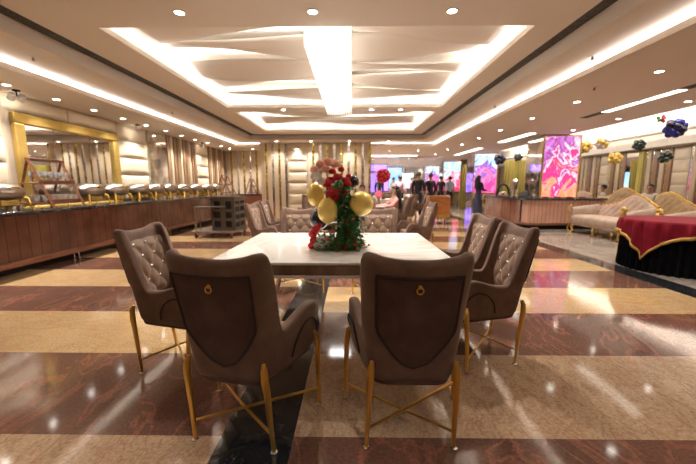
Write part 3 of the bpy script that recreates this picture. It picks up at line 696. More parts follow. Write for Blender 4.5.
balloon(359, 203.5, 12.4, 11.8, 'balloon_gold', -.02); balloon(318.5, 219, 9.5, 11, 'balloon_black', .10); balloon(352, 222, 8.5, 9.5, 'balloon_black', .08); balloon(351.5, 183, 6.5, 6.5, 'balloon_black', .05)
random.seed(3)
def rose(cx_, cy_, cz_, r, mt, name='rose', par=None):
    m = MB(); m.ball((cx_,cy_,cz_), r*.62, 9, 6)
    for n, tilt, rr in ((4, .95, .62), (6, .35, .85), (6, -.25, .92)):
        off = random.random()*3
        for k in range(n):
            a = 2*PI*k/n+off
            def f(u, v, a=a, tilt=tilt, rr=rr):
                b = a+(u-.5)*1.5*(1-.25*v); e = tilt-.5+1.0*v; q = r*(rr+.10*v)
                return (cx_+q*cos(b)*cos(e), cy_+q*sin(b)*cos(e), cz_+q*sin(e))
            m.grid(f, 4, 3)
    return m.build(name, M[mt], par or t, smooth=False)
def leaves(name, n, fn, size, mt, parent):
    m = MB()
    for i in range(n):
        p = Vector(fn()); a = random.uniform(0, 2*PI); e = random.uniform(-.6, 1.0); L = size*random.uniform(.7, 1.3)
        d = Vector((cos(a)*cos(e), sin(a)*cos(e), sin(e))); sd = d.cross(Vector((random.random(), random.random(), 1))).normalized()*L*.28; nm = d.cross(sd).normalized()*L*.12
        m.add([p, p+d*L*.45+sd+nm, p+d*L, p+d*L*.45-sd+nm, p+d*L*.5-nm*.3], [(0,1,4),(1,2,4),(2,3,4),(3,0,4)])
    return m.build(name, M[mt], parent, smooth=False)
def colp():
    z = random.uniform(.02, .50); zz = z*118; cxp = 345-3*(z/.5)+4*sin(z*9); return ((cxp-338)/118+random.gauss(0,.042), random.gauss(-.04,.035), z)
leaves('ivy_garland', 1300, colp, .05, 'leaf', t)
leaves('foliage_base', 800, lambda: (.02+max(-.17,min(.17,random.gauss(0,.085))), -.02+max(-.13,min(.13,random.gauss(0,.07))), abs(random.gauss(.02,.045))), .05, 'leaf', t)
leaves('grey_foliage', 130, lambda: (random.gauss(-.12,.03), random.gauss(-.04,.04), abs(random.gauss(.03,.03))), .045, 'ivory', t)
def flr(px, py, r, mt, dy=0, nm='rose'): x, y, z = pix(px, py); rose(x, dy, max(z, r*.6), r, mt, nm)
for px, py, r in ((328,182,.03),(343,194,.028),(334,194,.03),(337,188,.034),(347,181,.028),(331,178,.034),(338,175,.034),(345,178,.030),(334,186,.036),(341,184,.030),(330,190,.030),(337,194,.030),(344,189,.028),(333,170,.026),(341,168,.024),(348,174,.022)): flr(px, py+4, r*1.12, 'red_flower', -.07+random.uniform(-.02,.02))
for px, py, r in ((316,170,.036),(322,165,.040),(329,163,.042),(336,165,.038),(326,170,.034),(333,171,.03)): flr(px, py+2, r*1.05, 'peach', -.02+random.uniform(-.03,.03), 'peony')
for px, py, r in ((318,178,.035),(323,183,.03),(321,238,.032),(317,242,.028)): flr(px, py, r*1.3, 'ivory', -.05, 'ivory_flower')
for px, py, r in ((314,232,.026),(315,238,.026),(317,227,.024),(313,243,.024),(320,224,.018)): flr(px, py, r*1.4, 'red_flower', -.05, 'red_ribbon_flower')
for px, py, r in ((329,236,.024),(333,229,.02)): flr(px, py, r, 'pinkish', -.08, 'pink_flower')
bm_ = MB()
for i in range(70):
    p = colp() if i < 30 else (random.gauss(.03,.07), random.gauss(-.07,.04), abs(random.gauss(.03,.03)))
    bm_.ball((p[0], p[1]-.03, max(.012, p[2])), random.uniform(.007,.011), 6, 4)
b_ = bm_.build('red_berries', M['red_flower'], t); b_['kind'] = 'stuff'
x, y, z = pix(339.5, 185); MB().ball((x,-.12,z), .03, 12, 8).build('green_bauble', M['leaf'], t)

# ================================================================ LEFT BUFFET
t = empty('buffet_counter', (-4.7, 7.5, 0), 0, 'long buffet counter with dark granite top and rose wood panelling along the left wall', 'counter')
Y0, Y1 = -5.5, 6.85
MB().box(-.74, .03, Y0-.0, Y1, .845, .90).build('countertop', M['granite'], t, bevel=.02, seg=3)
MB().box(-.70, 0, Y0, Y1, .21, .845).build('front_panel', M['panel_rose'], t, smooth=False)
MB().box(-.72, .035, Y0, Y1, .13, .21).build('bottom_rail', M['wood'], t, bevel=.01)
MB().box(-.70, -.22, Y0, Y1, 0, .13).build('plinth', M['recess'], t, smooth=False)
for i in range(9):
    y = Y0+.6+i*1.45
    for dy in (-.05, .05): MB().lathe([(.022,0),(.022,.01),(.012,.02),(.012,.13)], (-.03, y+dy, 0), 10).build('adjustable_foot', M['silver'], t)
t2 = empty('corner_counter', (-4.2, 13.9, 0), 0, 'short end of the buffet counter in the back left corner', 'counter')
MB().box(-.45, .55, -.35, .35, .845, .90).build('countertop', M['granite'], t2, bevel=.02); MB().box(-.43, .52, -.32, .33, .13, .845).build('front_panel', M['panel_brown'], t2, smooth=False)
MB().box(-.40, .45, -.25, .3, 0, .13).build('plinth', M['recess'], t2, smooth=False)

# chafing dish
def make_chafer():
    t = empty('chafing_dish', (0,0,0)); t.scale = (1.12,1.15,1.3)
    n = 20
    def ov(r, z): return [(.27*r*cos(2*PI*k/24), .21*r*sin(2*PI*k/24), z) for k in range(24)]
    def lo(prof, nm, mt, par):
        m = MB(); R = [ov(r, z) for r, z in prof]; vs = [v for g in R for v in g]; fs = []
        for i in range(len(R)-1):
            for k in range(24): fs.append((i*24+k, i*24+(k+1)%24, (i+1)*24+(k+1)%24, (i+1)*24+k))
        fs += [tuple(range(24))[::-1], tuple((len(R)-1)*24+k for k in range(24))]
        return m.add(vs, fs).build(nm, M[mt], par)
    lo([(.62,.115),(.90,.14),(1.0,.185),(1.0,.20)], 'water_pan', 'silver_dark', t)
    ld = lo([(1.03,.20),(1.03,.212),(.96,.245),(.75,.285),(.45,.305),(.05,.312)], 'lid', 'silver_dark', t)
    MB().tube([(-.06,-.19,.245),(-.06,-.225,.262),(.06,-.225,.262),(.06,-.19,.245)], .009, 8).build('handle', M['gold'], ld)
    for sx in (-1, 1):
        for sy in (-1, 1): MB().tube([(sx*.15,sy*.11,.15),(sx*.21,sy*.155,.13),(sx*.225,sy*.17,.05),(sx*.245,sy*.18,.0)], [.016,.020,.013,.016], 8).build('leg', M['gold'], t)
    MB().box(-.12, .12, -.13, .13, .05, .125).build('burner_box', M['gold_frame'], t, bevel=.01)
    return t
cf = make_chafer(); ys = (4.72, 6.36, 7.05, 7.82, 8.47, 9.13, 9.88, 10.7, 11.5, 12.25)
for i, y in enumerate(ys):
    lab = ('silver lidded chafing dish on gold legs left of the wooden ladder rack' if i == 0 else ORD[i-1]+' silver lidded chafing dish on gold legs right of the wooden ladder rack')
    if i == 0: cf.location = (-5.08, y, .90); cf.rotation_euler.z = PI/2; tag(cf, lab, 'chafing dish', 'chafing dishes on the left buffet')
    else: dup(cf, (-5.08, y, .90), PI/2, lab)

# wooden ladder rack
def ladder(loc, label, sc=1.0):
    t = empty('ladder_rack', loc, 0, label, 'rack'); t.scale = (sc,)*3; H_ = .78
    for s, y in ((0, -.30), (1, .30)):
        f = MB().tube([(-.02,y,H_),(.32,y,0)], .026, 4); f.build('front_leg', M['wood'], t, smooth=False)
        MB().tube([(-.02,y,H_),(-.28,y,0)], .026, 4).build('rear_leg', M['wood'], t, smooth=False)
    MB().box(-.05, .01, -.32, .32, H_-.03, H_+.015).build('top_rail', M['wood'], t, bevel=.006)
    for z, d in ((.40, .16), (.09, .26)):
        MB().box(-d, d, -.34, .34, z-.02, z+.005).build('shelf', M['wood'], t, bevel=.006)
        MB().box(d-.02, d, -.34, .34, z, z+.045).build('shelf_rim', M['wood'], t, bevel=.004)
    return t
ladder((-5.07, 5.52, .90), 'red wooden A-frame ladder rack standing on the near buffet')
gp = None; idx = 0
for r_, (zz, xs) in enumerate(((1.306, (-.06,.06)),)):
    for a in xs:
        for j in range(6):
            y = 5.52-.26+.104*j; lab = ORD[j]+' glass from the left in the '+('front' if a > 0 else 'rear')+' row on the upper rack shelf'
            if gp is None:
                gp = MB().lathe([(.001,0),(.030,0),(.030,.004),(.005,.010),(.004,.065),(.030,.09),(.036,.13),(.030,.18),(.028,.18),(.033,.13),(.027,.092),(.001,.072)], n=14).build('wine_glass', M['glass'], None)
                gp.location = (-5.05+a, y, zz); tag(gp, lab, 'glass', 'glasses on the ladder rack')
            else: dup(gp, (-5.05+a, y, zz), 0, lab)
cp = None
for a in (-.12, .02, .16):
    for j in range(6):
        y = 5.52-.28+.112*j; lab = ORD[j]+' white bowl stack from the left in the '+{-.12:'rear', .02:'middle', .16:'front'}[a]+' row on the lower rack shelf'
        if cp is None:
            m = MB()
            for q in range(4): m.lathe([(.020,q*.028),(.045,q*.028+.022),(.048,q*.028+.030),(.043,q*.028+.028),(.018,q*.028+.008)], n=16)
            cp = m.build('bowl', M['porcelain'], None); cp.location = (-5.05+a, y, 0.996); tag(cp, lab, 'bowl', 'white bowls on the ladder rack')
        else: dup(cp, (-5.05+a, y, 0.996), 0, lab)
t = ladder((-5.0, 13.1, .90), 'second wooden ladder rack at the far end of the left buffet', .95)
ladder((-4.2, 13.95, .90), 'third wooden ladder rack on the corner counter', .8)

# ---- service trolley
t = empty('service_trolley', (-3.18, 8.25, 0), rad(-4), 'grey service trolley with open side panels and a fold-out shelf before the left buffet', 'trolley')
MB().box(-.62, .40, -.52, .42, .13, .17).build('base_deck', M['trolley'], t, bevel=.01)
m = MB()
x0, x1, y0, y1, zz0, zz1 = -.22, .36, -.30, .38, .17, .95
m.box(x0-.03, x1+.03, y0-.03, y1+.03, zz1, zz1+.05); m.box(x0, x1, y1-.03, y1, zz0, zz1); 
m.build('cabinet_top', M['trolley'], t, smooth=False, bevel=.008)
for yy, nm in ((y0, 'front_grid'),):
    g = MB()
    for a, b_ in ((x0, x0+.05), (-.06+.07, .07+.06), (x1-.07, x1)): g.box(a, b_, yy, yy+.03, zz0, zz1)
    for z in (.17, .40, .62, .88): g.box(x0, x1, yy, yy+.03, z, z+.07)
    g.build('front_panel', M['trolley'], t, smooth=False)
g = MB()
for y in (y0, .0, y1-.05): g.box(x1-.03, x1, y, y+.05, zz0, zz1)
for z in (.17, .36, .55, .74, .88): g.box(x1-.03, x1, y0, y1, z, z+.07)
g.build('side_panel', M['trolley'], t, smooth=False)
g = MB(); g.box(x0, x0+.03, y0, y1, zz0, zz1); g.build('side_panel', M['trolley'], t, smooth=False)
MB().box(x0+.05, x1-.05, y0+.06, y1-.05, zz0, zz1-.02).build('inner_box', M['recess'], t, smooth=False)
MB().box(-.52, .16, -.56, -.30, .735, .765).build('fold_out_shelf', M['white_metal'] if 0 else M['trolley'], t, bevel=.006)
for y in (-.54, -.32): MB().tube([(-.50,y,.735),(-.50,y,.17)], .012, 8).build('shelf_post', M['trolley'], t)
for x, y in ((-.55,-.45),(.33,-.45),(-.55,.35),(.33,.35)):
    w_ = MB().tube([(x-.016,y,.05),(x+.016,y,.05)], .05, 16).build('wheel', M['black'], t)
    MB().box(x-.025, x+.025, y-.012, y+.012, .05, .13).build('caster_fork', M['red_flower'] if y < 0 else M['trolley'], w_, smooth=False)

# ================================================================ RIGHT SIDE
t = empty('bar_counter', (5.0, 9.5, 0), 0, 'buffet counter with a pink panelled front under the pink picture', 'counter')
MB().box(-.06, 2.25, -.04, .345, .84, .90).build('countertop', M['granite'], t, bevel=.015)
MB().box(.03, 2.2, .0, .345, .19, .84).build('front_panel', M['panel_rose_x'], t, smooth=False)
MB().box(-.02, 2.22, -.02, .35, .12, .19).build('bottom_rail', M['wood'], t, bevel=.01)
MB().box(.2, 2.1, .2, .35, 0, .12).build('plinth', M['recess'], t, smooth=False)
t = empty('side_counter', (5.0, 9.86, 0), 0, 'brown buffet counter running back along the left of the pink picture pillar', 'counter')
MB().box(-.06, .52, 0, 2.6, .84, .90).build('countertop', M['granite'], t, bevel=.015)
MB().box(0, .5, 0, 2.57, .16, .84).build('front_panel', M['panel_brown'], t, smooth=False)
MB().box(-.02, .5, 0, 2.58, .10, .16).build('bottom_rail', M['wood'], t, bevel=.01); MB().box(.15, .45, .1, 2.4, 0, .10).build('plinth', M['recess'], t, smooth=False)
# things on the bar
def on_bar():
    a = empty('food_arch', (5.24, 11.6, .90), .2, 'dark arched display with fruit on the side counter', 'display')
    MB().tube([(.24*cos(PI*k/14), 0, .40*sin(PI*k/14)) for k in range(15)], .035, 8).build('arch', M['black'], a)
    MB().lathe([(.001,0),(.16,0),(.19,.03),(.001,.03)], n=16).build('plate', M['porcelain'], a)
    for k, mt in enumerate(('peach','ivory','red_flower','curtain','peach')): MB().ball((-.1+.05*k, -.02*(k%2), .07+.04*(k%2)), .045, 8, 6).build('fruit', M[mt], a)
    b = empty('drink_dispenser', (5.28, 10.9, .90), 0, 'silver and glass drink dispenser on the side counter', 'dispenser')
    MB().lathe([(.10,0),(.10,.03),(.04,.05),(.04,.15),(.11,.17),(.12,.18)], n=16).build('base', M['silver'], b)
    MB().lathe([(.10,.18),(.11,.20),(.11,.50),(.06,.54),(.02,.58)], n=16).build('jar', M['silver'], b); MB().tube([(0,-.1,.2),(0,-.16,.2),(0,-.16,.17)], .012).build('tap', M['gold'], b)
    c_ = empty('hot_plate', (5.26, 10.2, .90), 0, 'dark domed hot dish on the counter corner', 'dish')
    MB().lathe([(.16,0),(.18,.03),(.18,.05)], n=18).build('tray', M['silver_dark'], c_); MB().lathe([(.17,.05),(.15,.13),(.08,.18),(.01,.19)], n=18).build('lid', M['black'], c_)
    return a, b, c_
on_bar()
pl = None
for i, (x, y) in enumerate(((5.6,9.68),(5.95,9.68),(6.3,9.68),(6.65,9.68))):
    lab = ORD[i]+' dark plate of food from the left under the pink picture'
    if pl is None:
        pl = empty('food_plate', (x,y,.90), 0, lab, 'plate', 'plates under the pink picture')
        MB().lathe([(.06,0),(.11,.018),(.12,.024),(.05,.012)], n=18).build('dish', M['black'], pl)
        m = MB(); random.seed(5)
        for k in range(9): m.ball((random.gauss(0,.035), random.gauss(0,.03), .03), .022, 7, 5)
        m.build('food', M['pinkish'], pl)['kind'] = 'stuff'
    else: dup(pl, (x,y,.90), 0, lab)
# wooden stand in the aisle
t = empty('wooden_cabinet', (2.85, 11.0, 0), 0, 'orange wooden waiter cabinet on legs in the middle aisle', 'cabinet')
MB().box(-.34, .34, -.25, .25, .30, .92).build('body', M['wood_orange'], t, bevel=.008); MB().box(-.345, .345, -.255, .255, .20, .30).build('bottom_band', M['gold_frame'], t, bevel=.006)
for s in (0, 1): 
    d_ = MB().box(-.32+.33*s, -.01+.33*s, -.262, -.25, .33, .89).build('door', M['wood_orange'], t, bevel=.004); MB().ball((-.03+.06*s, -.275, .62), .012, 8, 5).build('knob', M['gold'], d_)
for sx in (-1,1):
    for sy in (-1,1): MB().tube([(sx*.3,sy*.21,.20),(sx*.3,sy*.21,.0)], [.022,.015], 8).build('leg', M['black'], t)

# ---- red table
R_, RX, RY = .66, 4.95, 5.0
t = empty('round_table', (RX, RY, 0), 0, 'round table hidden under a pleated black skirt at the right edge', 'table')
MB().lathe([(.001,.72),(R_-.02,.72),(R_-.02,.745),(.001,.745)], n=40).build('tabletop', M['wood'], t)
MB().lathe([(.03,0),(.03,.72)], n=10).build('pedestal', M['black'], t)
m = MB()
m.grid(lambda u, v: ((R_+.004+(.014+.012*v)*sin(2*PI*u*46)+.02*v)*cos(2*PI*u), (R_+.004+(.014+.012*v)*sin(2*PI*u*46)+.02*v)*sin(2*PI*u), .744-.74*v), 368, 8, cu=True)
m.build('black_skirt', M['black_cloth'], t)
A0 = rad(196)
def cloth_pt(a, b):      # square overlay, folded over the round edge
    hs = .88; x, y = (2*a-1)*hs, (2*b-1)*hs; X = x*cos(A0-PI/4)-y*sin(A0-PI/4); Y = x*sin(A0-PI/4)+y*cos(A0-PI/4)
    r = math.hypot(X, Y); th = math.atan2(Y, X); Rr = R_+.03
    if r <= Rr: return (X, Y, .752)
    d = r-Rr; fold = .022*sin(th*22)*min(1, d/.12)+.012*sin(th*37+1)*min(1, d/.1)
    rr = Rr+.022*(1-math.exp(-d/.02))+fold+.02*d; return (rr*cos(th), rr*sin(th), .752-d+.014*(1-math.exp(-d/.02)))
o = MB().grid(cloth_pt, 120, 120).build('tablecloth', M['red_cloth'], None, solid=.004, off=1); o.location = (RX, RY, .002)
tag(o, 'crimson square cloth with gold fringe over the black skirted round table', 'tablecloth')
n = 120; edge = [cloth_pt(k/n, 0) for k in range(n)]+[cloth_pt(1, k/n) for k in range(n)]+[cloth_pt(1-k/n, 1) for k in range(n)]+[cloth_pt(0, 1-k/n) for k in range(n)]
m = MB(); vs = []; 
for i, p in enumerate(edge):
    q = Vector(p); d = Vector((q.x, q.y, 0)).normalized(); jj = .004*(i % 2)
    vs += [tuple(q+d*(.010+jj)+Vector((0,0,.008))), tuple(q+d*(.012+jj)+Vector((0,0,-.034-.008*(i % 2))))]
N_ = len(edge); m.add(vs, [(2*i, 2*((i+1)%N_), 2*((i+1)%N_)+1, 2*i+1) for i in range(N_)]); m.build('gold_fringe', M['fringe'], o, solid=.006)

# ---- carved sofas.  local: x along the length, front towards -y, origin floor centre
def sofa(loc, rz, L, label, fab, peak=.38, H=1.0, arm_l=True, arm_r=True, pk=0.0, D=.85):
    t = empty('carved_sofa', loc, rz, label, 'sofa')
    hl = L/2
    m = MB()
    def seat(u, v):
        x = -hl+.06+(L-.12)*u; a = v*2*PI; ry, rzv = D*.45, .135
        sq = lambda c_: math.copysign(abs(c_)**.55, c_)
        e = 1-.10*abs(2*u-1)**8
        return (x, -.04+ry*sq(cos(a))*e, .36+rzv*sq(sin(a))*e)
    m.grid(seat, 30, 24); m.add([seat(0,k/24) for k in range(24)], [tuple(range(24))]); m.add([seat(1,k/24) for k in range(24)], [tuple(range(24))[::-1]])
    m.build('seat', M[fab], t)
    def bt(u):   # top height of the back
        return H-peak+peak*math.exp(-((u-.5-pk)/.26)**2)+.05*sin(PI*u)
    def back(u, v):
        x = -hl+.02+(L-.04)*u; z = .40+(bt(u)-.40)*v
        p = (abs(sin(PI*(x/.2+z/.2)))*abs(sin(PI*(x/.2-z/.2))))**.4*.022*min(1, 6*min(v, 1-v))
        return (x, D*.36+.10*v-p-.02, z)
    bk = MB().grid(back, 70, 20).build('backrest', M[fab], t, solid=.10, off=-1)
    MB().tube([(back(k/40,1)[0], D*.36+.13, bt(k/40)+.012+.008*sin(k*2.1)) for k in range(41)], [.026+.008*abs(sin(k*.8)) for k in range(41)], 8).build('carved_top_rail', M['gold_leaf'], bk)
    MB().box(-hl+.05, hl-.05, -D*.42, D*.40, .20, .27).build('seat_rail', M[fab], t, bevel=.02)
    for sd, on in ((-1, arm_l), (1, arm_r)):
        if not on: continue
        def arm(u, v, sd=sd):
            y = -D*.40+D*.80*u; a = 2*PI*v; zc = .60+.10*u; rr = .085
            return (sd*(hl-.03+.05*(1-u))+rr*cos(a)*.8, y, zc-.10+(.17)*sin(a))
        m = MB().grid(arm, 10, 16); m.add([arm(0,k/16) for k in range(16)], [tuple(range(16))]); am = m.build('arm', M[fab], t)
        sp = [(sd*(hl+.02), -D*.42, .02),(sd*(hl+.05), -D*.47, .10),(sd*(hl+.0), -D*.46, .22),(sd*(hl+.05), -D*.47, .38),(sd*(hl+.0), -D*.45, .52),(sd*(hl+.04), -D*.47, .64),(sd*(hl+.08), -D*.45, .72),(sd*(hl+.02), -D*.44, .75),(sd*(hl-.01), -D*.45, .69)]
        P = [catmull(sp, k/40) for k in range(41)]
        MB().tube(P, [(.035+.018*abs(sin(k*.33)))*(.35 if on == 'thin' else 1) for k in range(41)], 9).build('carved_arm_front', M['gold_leaf'], am)
    for sx in (-1, 0, 1):
        for sy in (-1, 1):
            if sx == 0 and sy == 1: continue
            P = [catmull([(sx*(hl-.12), sy*D*.36, .24),(sx*(hl-.04), sy*D*.42, .15),(sx*(hl-.10), sy*D*.40, .05),(sx*(hl-.04), sy*D*.46, .018)], k/12) for k in range(13)]
            MB().tube(P, [.040-.0018*k for k in range(13)], 8).build('leg', M['gold_leaf'], t)
    return t
sofa((6.34, 8.20, 0), -PI/2, 1.72, 'beige tufted chaise sofa with gold carved legs behind the red table', 'sofa', peak=.27, H=.98, pk=.16, arm_l='thin')
sofa((8.1, 8.25, 0), -PI/2, 2.3, 'beige camel-back sofa with a thick gold carved top rail behind the chaise', 'sofa_gold', peak=.42, H=1.03, pk=-.36)
sofa((8.0, 10.62, 0), -PI/2, 1.9, 'olive gold sofa seen above the chaise, furthest of the three', 'sofa_gold', peak=.32, H=1.12, pk=.15)
sofa((6.6, 5.75, 0), -PI/2, 1.9, 'beige tufted sofa behind the right part of the red table', 'sofa', peak=.30, H=1.05, pk=-.25)
t = empty('floral_armchair', (8.35, 12.5, 0), rad(-70), 'pink and green floral armchair between the pillar and the sofas', 'armchair')
MB().box(-.36, .36, -.36, .30, .22, .46).build('seat', M['sofa_pink'], t, bevel=.05, seg=3)
MB().grid(lambda u, v: (-.34+.68*u, .30+.08*v, .42+(.50+.14*sin(PI*u))*v), 14, 8).build('backrest', M['sofa_pink'], t, solid=.12, off=0, sub=1)
for s in (-1, 1): MB().tube([(s*.36,-.34,.62),(s*.37,0,.66),(s*.36,.30,.70)], [.06,.06,.05], 10).build('arm', M['sofa_pink'], t); MB().box(min(s*.33,s*.40), max(s*.33,s*.40), -.34, .3, .25, .6).build('arm_side', M['sofa_pink'], t, bevel=.02)
for sx in (-1,1):
    for sy in (-1,1): MB().tube([(sx*.30,sy*.28,.22),(sx*.32,sy*.30,.0)], [.03,.018], 8).build('leg', M['gold_leaf'], t)

# round white tables at the right wall
rt = None
for i, (x, y) in enumerate(((9.2, 10.2), (8.9, 13.6), (9.6, 7.6))):
    lab = ['white clothed round table near the right wall behind the gold sofa', 'white clothed round table right of the pink picture pillar', 'white clothed round table at the right picture edge by the wall'][i]
    if rt is None:
        rt = empty('banquet_table', (x,y,0), 0, lab, 'table', 'white clothed tables')
        MB().lathe([(.001,.74),(.60,.74),(.61,.755),(.001,.755)], n=32).build('tabletop', M['wood'], rt)
        MB().grid(lambda u, v: ((.62+.03*v*(1+sin(2*PI*u*18)))*cos(2*PI*u), (.62+.03*v*(1+sin(2*PI*u*18)))*sin(2*PI*u), .762-.70*v), 144, 4, cu=True).add([(.62*cos(2*PI*k/48), .62*sin(2*PI*k/48), .762) for k in range(48)], [tuple(range(48))]).build('white_cloth', M['white_cloth'], rt)
    else: dup(rt, (x,y,0), 0, lab)

# ---- balloon clusters
def cluster(loc, label, mats, n, rb, rad_, seed, cord=True):
    random.seed(seed); t = empty('balloon_cluster', loc, 0, label, 'balloons'); pts = []
    ga = PI*(3-5**.5)
    for k in range(n):
        z = 1-2*(k+.5)/n; rr = (1-z*z)**.5; a = ga*k
        p = Vector((rr*cos(a), rr*sin(a), z))*rad_; m = MB()
        m.ball((0,0,0), (rb,rb,rb*1.12), 14, 10)
        q = p.normalized().to_track_quat('Z','Y')
        m.map(lambda v: q@v+p).build('balloon', M[mats[k % len(mats)]], t)
    if cord: MB().tube([(0,0,rad_),(0,0,(3.45-loc[2]) if loc[0] > 6.25 else (2.71-loc[2]))], .004, 5).build('string', M['silver'], t)
cluster((6.6, 7.06, 2.42), 'large hanging cluster of shiny blue balloons at upper right', ['balloon_blue','balloon_navy','balloon_blue'], 16, .075, .125, 1)
cluster((6.7, 9.18, 2.38), 'hanging cluster of pearl and gold balloons right of the pink picture', ['balloon_white','balloon_gold','balloon_white'], 16, .06, .105, 2)
cluster((7.1, 8.48, 2.25), 'hanging cluster of dark green balloons', ['balloon_green'], 14, .055, .085, 3)
cluster((7.8, 8.5, 1.96), 'small hanging cluster of black balloons by the right cushions', ['balloon_black','balloon_green'], 10, .06, .10, 4)
cluster((8.3, 10.75, 2.11), 'hanging cluster of yellow gold balloons before the right wall', ['balloon_gold'], 12, .07, .13, 5)
cluster((6.95, 10.2, 2.39), 'gold balloon cluster partly behind the pink picture pillar', ['balloon_gold'], 10, .075, .12, 6)
cluster((6.55, 15.04, 2.41), 'navy balloon cluster in the gap left of the nearest pillar', ['balloon_navy'], 10, .10, .16, 7)
cluster((6.9, 14.11, 2.42), 'dark green balloon cluster in the gap between the pillars', ['balloon_green','balloon_black'], 10, .07, .11, 8)
cluster((7.45, 14.13, 2.42), 'gold balloon cluster in the gap between the pillars', ['balloon_gold'], 10, .08, .13, 9)
cluster((6.5, 7.28, 2.64), 'small red and green balloon bunch left of the blue cluster', ['red_flower','leaf','pinkish'], 6, .035, .06, 10, False)

# yellow drapes and shelves in the gaps between pillars
for i, (x, y) in enumerate(((7.6, 15.6), (6.55, 18.6))):
    m = MB(); m.grid(lambda u, v: (-.55+1.1*u, .05*sin(u*50), 2.4*v), 60, 1)
    o = m.build('drape', M['curtain'], None, solid=.01); o.location = (x, y, .0); tag(o, ['yellow drape seen through the gap left of the nearest pillar','yellow drape between the second and third pillar'][i], 'curtain')

# ================================================================ PEOPLE
def skin_mesh(name, joints, edges, mat_, parent, root=0, sub=2):
    me = bpy.data.meshes.new(name); me.from_pydata([j[:3] for j in joints], edges, []); me.materials.append(mat_)
    o = bpy.data.objects.new(name, me); COL.objects.link(o); o.parent = parent
    md = o.modifiers.new('skin', 'SKIN'); md.use_smooth_shade = True
    if not me.skin_vertices: bpy.ops.object.select_all(action='DESELECT') if False else None
    if not me.skin_vertices:
        import bmesh
        b = bmesh.new(); b.from_mesh(me); b.verts.layers.skin.verify(); b.to_mesh(me); b.free()
    for i, j in enumerate(joints):
        sv = me.skin_vertices[0].data[i]; sv.radius = (j[3], j[4] if len(j) > 4 else j[3]); sv.use_root = (i == root)
    s = o.modifiers.new('sub', 'SUBSURF'); s.levels = sub; s.render_levels = sub
    return o
def cloth(name, col): 
    if name not in M: M[name] = mat(name, col, .75)
    return M[name]
def person(loc, rz, label, shirt, trousers, pose='stand', arm_l=None, arm_r=None, hair='short', h=1.72, skirt=False, group=None, sleeves=True):
    """faces local -y"""
    t = empty('person', loc, rz, label, 'person', group); k = h/1.75; t.scale = (k,k,k)
    sit = pose == 'sit'; zp = .50 if sit else .95
    lift = zp-.95
    pelvis = (0,0,zp,.135,.10); waist = (0,-.005,zp+.14,.12,.09); chest = (0,0,zp+.33,.15,.105); neckb = (0,.01,zp+.50,.06,.055); neck = (0,0,zp+.57,.05,.05)
    head = (0,-.01,zp+.70,.085,.10); crown = (0,0,zp+.765,.06,.07)
    J = [pelvis, waist, chest, neckb, neck, head, crown]; E_ = [(0,1),(1,2),(2,3),(3,4),(4,5),(5,6)]
    for s, arm in ((-1, arm_l), (1, arm_r)):
        sh = (s*.185, 0, zp+.46, .052); i = len(J)
        if arm is None: el = (s*.235,.03,zp+.17,.040); wr = (s*.225,-.05,zp-.06,.028); hd = (s*.22,-.07,zp-.14,.034)
        else: el, wr = [(*a, r) for a, r in zip(arm, (.040,.028))]; d = (Vector(wr[:3])-Vector(el[:3])).normalized()*.09; hd = (wr[0]+d.x, wr[1]+d.y, wr[2]+d.z, .034)
        J += [sh, el, wr, hd]; E_ += [(3,i),(i,i+1),(i+1,i+2),(i+2,i+3)]
        # fingers
    legs = []
    for s in (-1, 1):
        i = len(J)
        if sit: L_ = [(s*.09,-.05,zp-.01,.085),(s*.10,-.44,zp+.0,.062),(s*.10,-.46,.10,.042),(s*.10,-.60,.035,.035)]
        else: L_ = [(s*.09,0,zp-.08,.088),(s*.095,-.02,.50,.062),(s*.095,.02,.09,.042),(s*.10,-.12,.035,.035)]
        J += L_; E_ += [(0,i),(i,i+1),(i+1,i+2),(i+2,i+3)]; legs.append(L_)
    skin_mesh('body', J, E_, M['skin'], t)
    # clothes
    g = .014
    SJ = [(0,0,zp-.07,.155,.12), tuple(pelvis[:3])+(.155,.12), (waist[0],waist[1],waist[2],.14,.105), (0,0,zp+.33,.168,.12), (0,.01,zp+.475,.085,.07)]; SE = [(0,1),(1,2),(2,3),(3,4)]
    for a in (7, 11):
        i = len(SJ); SJ.append((*J[a][:3], .068)); SJ.append((*J[a+1][:3], .056)); SE += [(4,i),(i,i+1)]
        if sleeves: SJ.append((*J[a+2][:3], .042)); SE.append((i+1,i+2))
    skin_mesh('shirt', SJ, SE, cloth(*shirt), t)
    if skirt:
        if not sit: MB().lathe([(.14,zp+.08),(.17,zp-.1),(.20,.5),(.24,.06),(.22,.05)], n=20, sy=.8).build('skirt', cloth(*trousers), t)
        else: MB().grid(lambda u, v: (.20*cos(2*PI*u), -.02-.46*v+.0*u, zp+.0+.115*sin(2*PI*u)), 16, 6, cu=True).build('skirt', cloth(*trousers), t)
    else:
        TJ = [(0,0,zp+.08,.145,.11), (0,0,zp-.0,.15,.115)]; TE = [(0,1)]
        for L_ in legs:
            i = len(TJ); TJ += [(*L_[0][:3],.10),(*L_[1][:3],.076),(*L_[2][:3],.06)]; TE += [(1,i),(i,i+1),(i+1,i+2)]
        skin_mesh('trousers', TJ, TE, cloth(*trousers), t)
    for L_ in legs:
        f = L_[3]; MB().ball((f[0], f[1]+.045, .035), (.048,.135,.036), 12, 7).build('shoe', M['black'], t)
    hz = zp+.725
    # face
    fz = zp+.70
    MB().ball((0,-.112,fz-.012), (.014,.022,.022), 8, 6).build('nose', M['skin'], t)
    for s in (-1, 1):
        MB().ball((s*.033,-.098,fz+.02), (.013,.010,.008), 8, 5).build('eye', M['black'], t); MB().ball((s*.090,-.005,fz), (.012,.022,.032), 8, 6).build('ear', M['skin'], t)
    MB().ball((0,-.100,fz-.048), (.026,.010,.008), 8, 5).build('mouth', cloth('lips', (.35,.10,.08)), t)
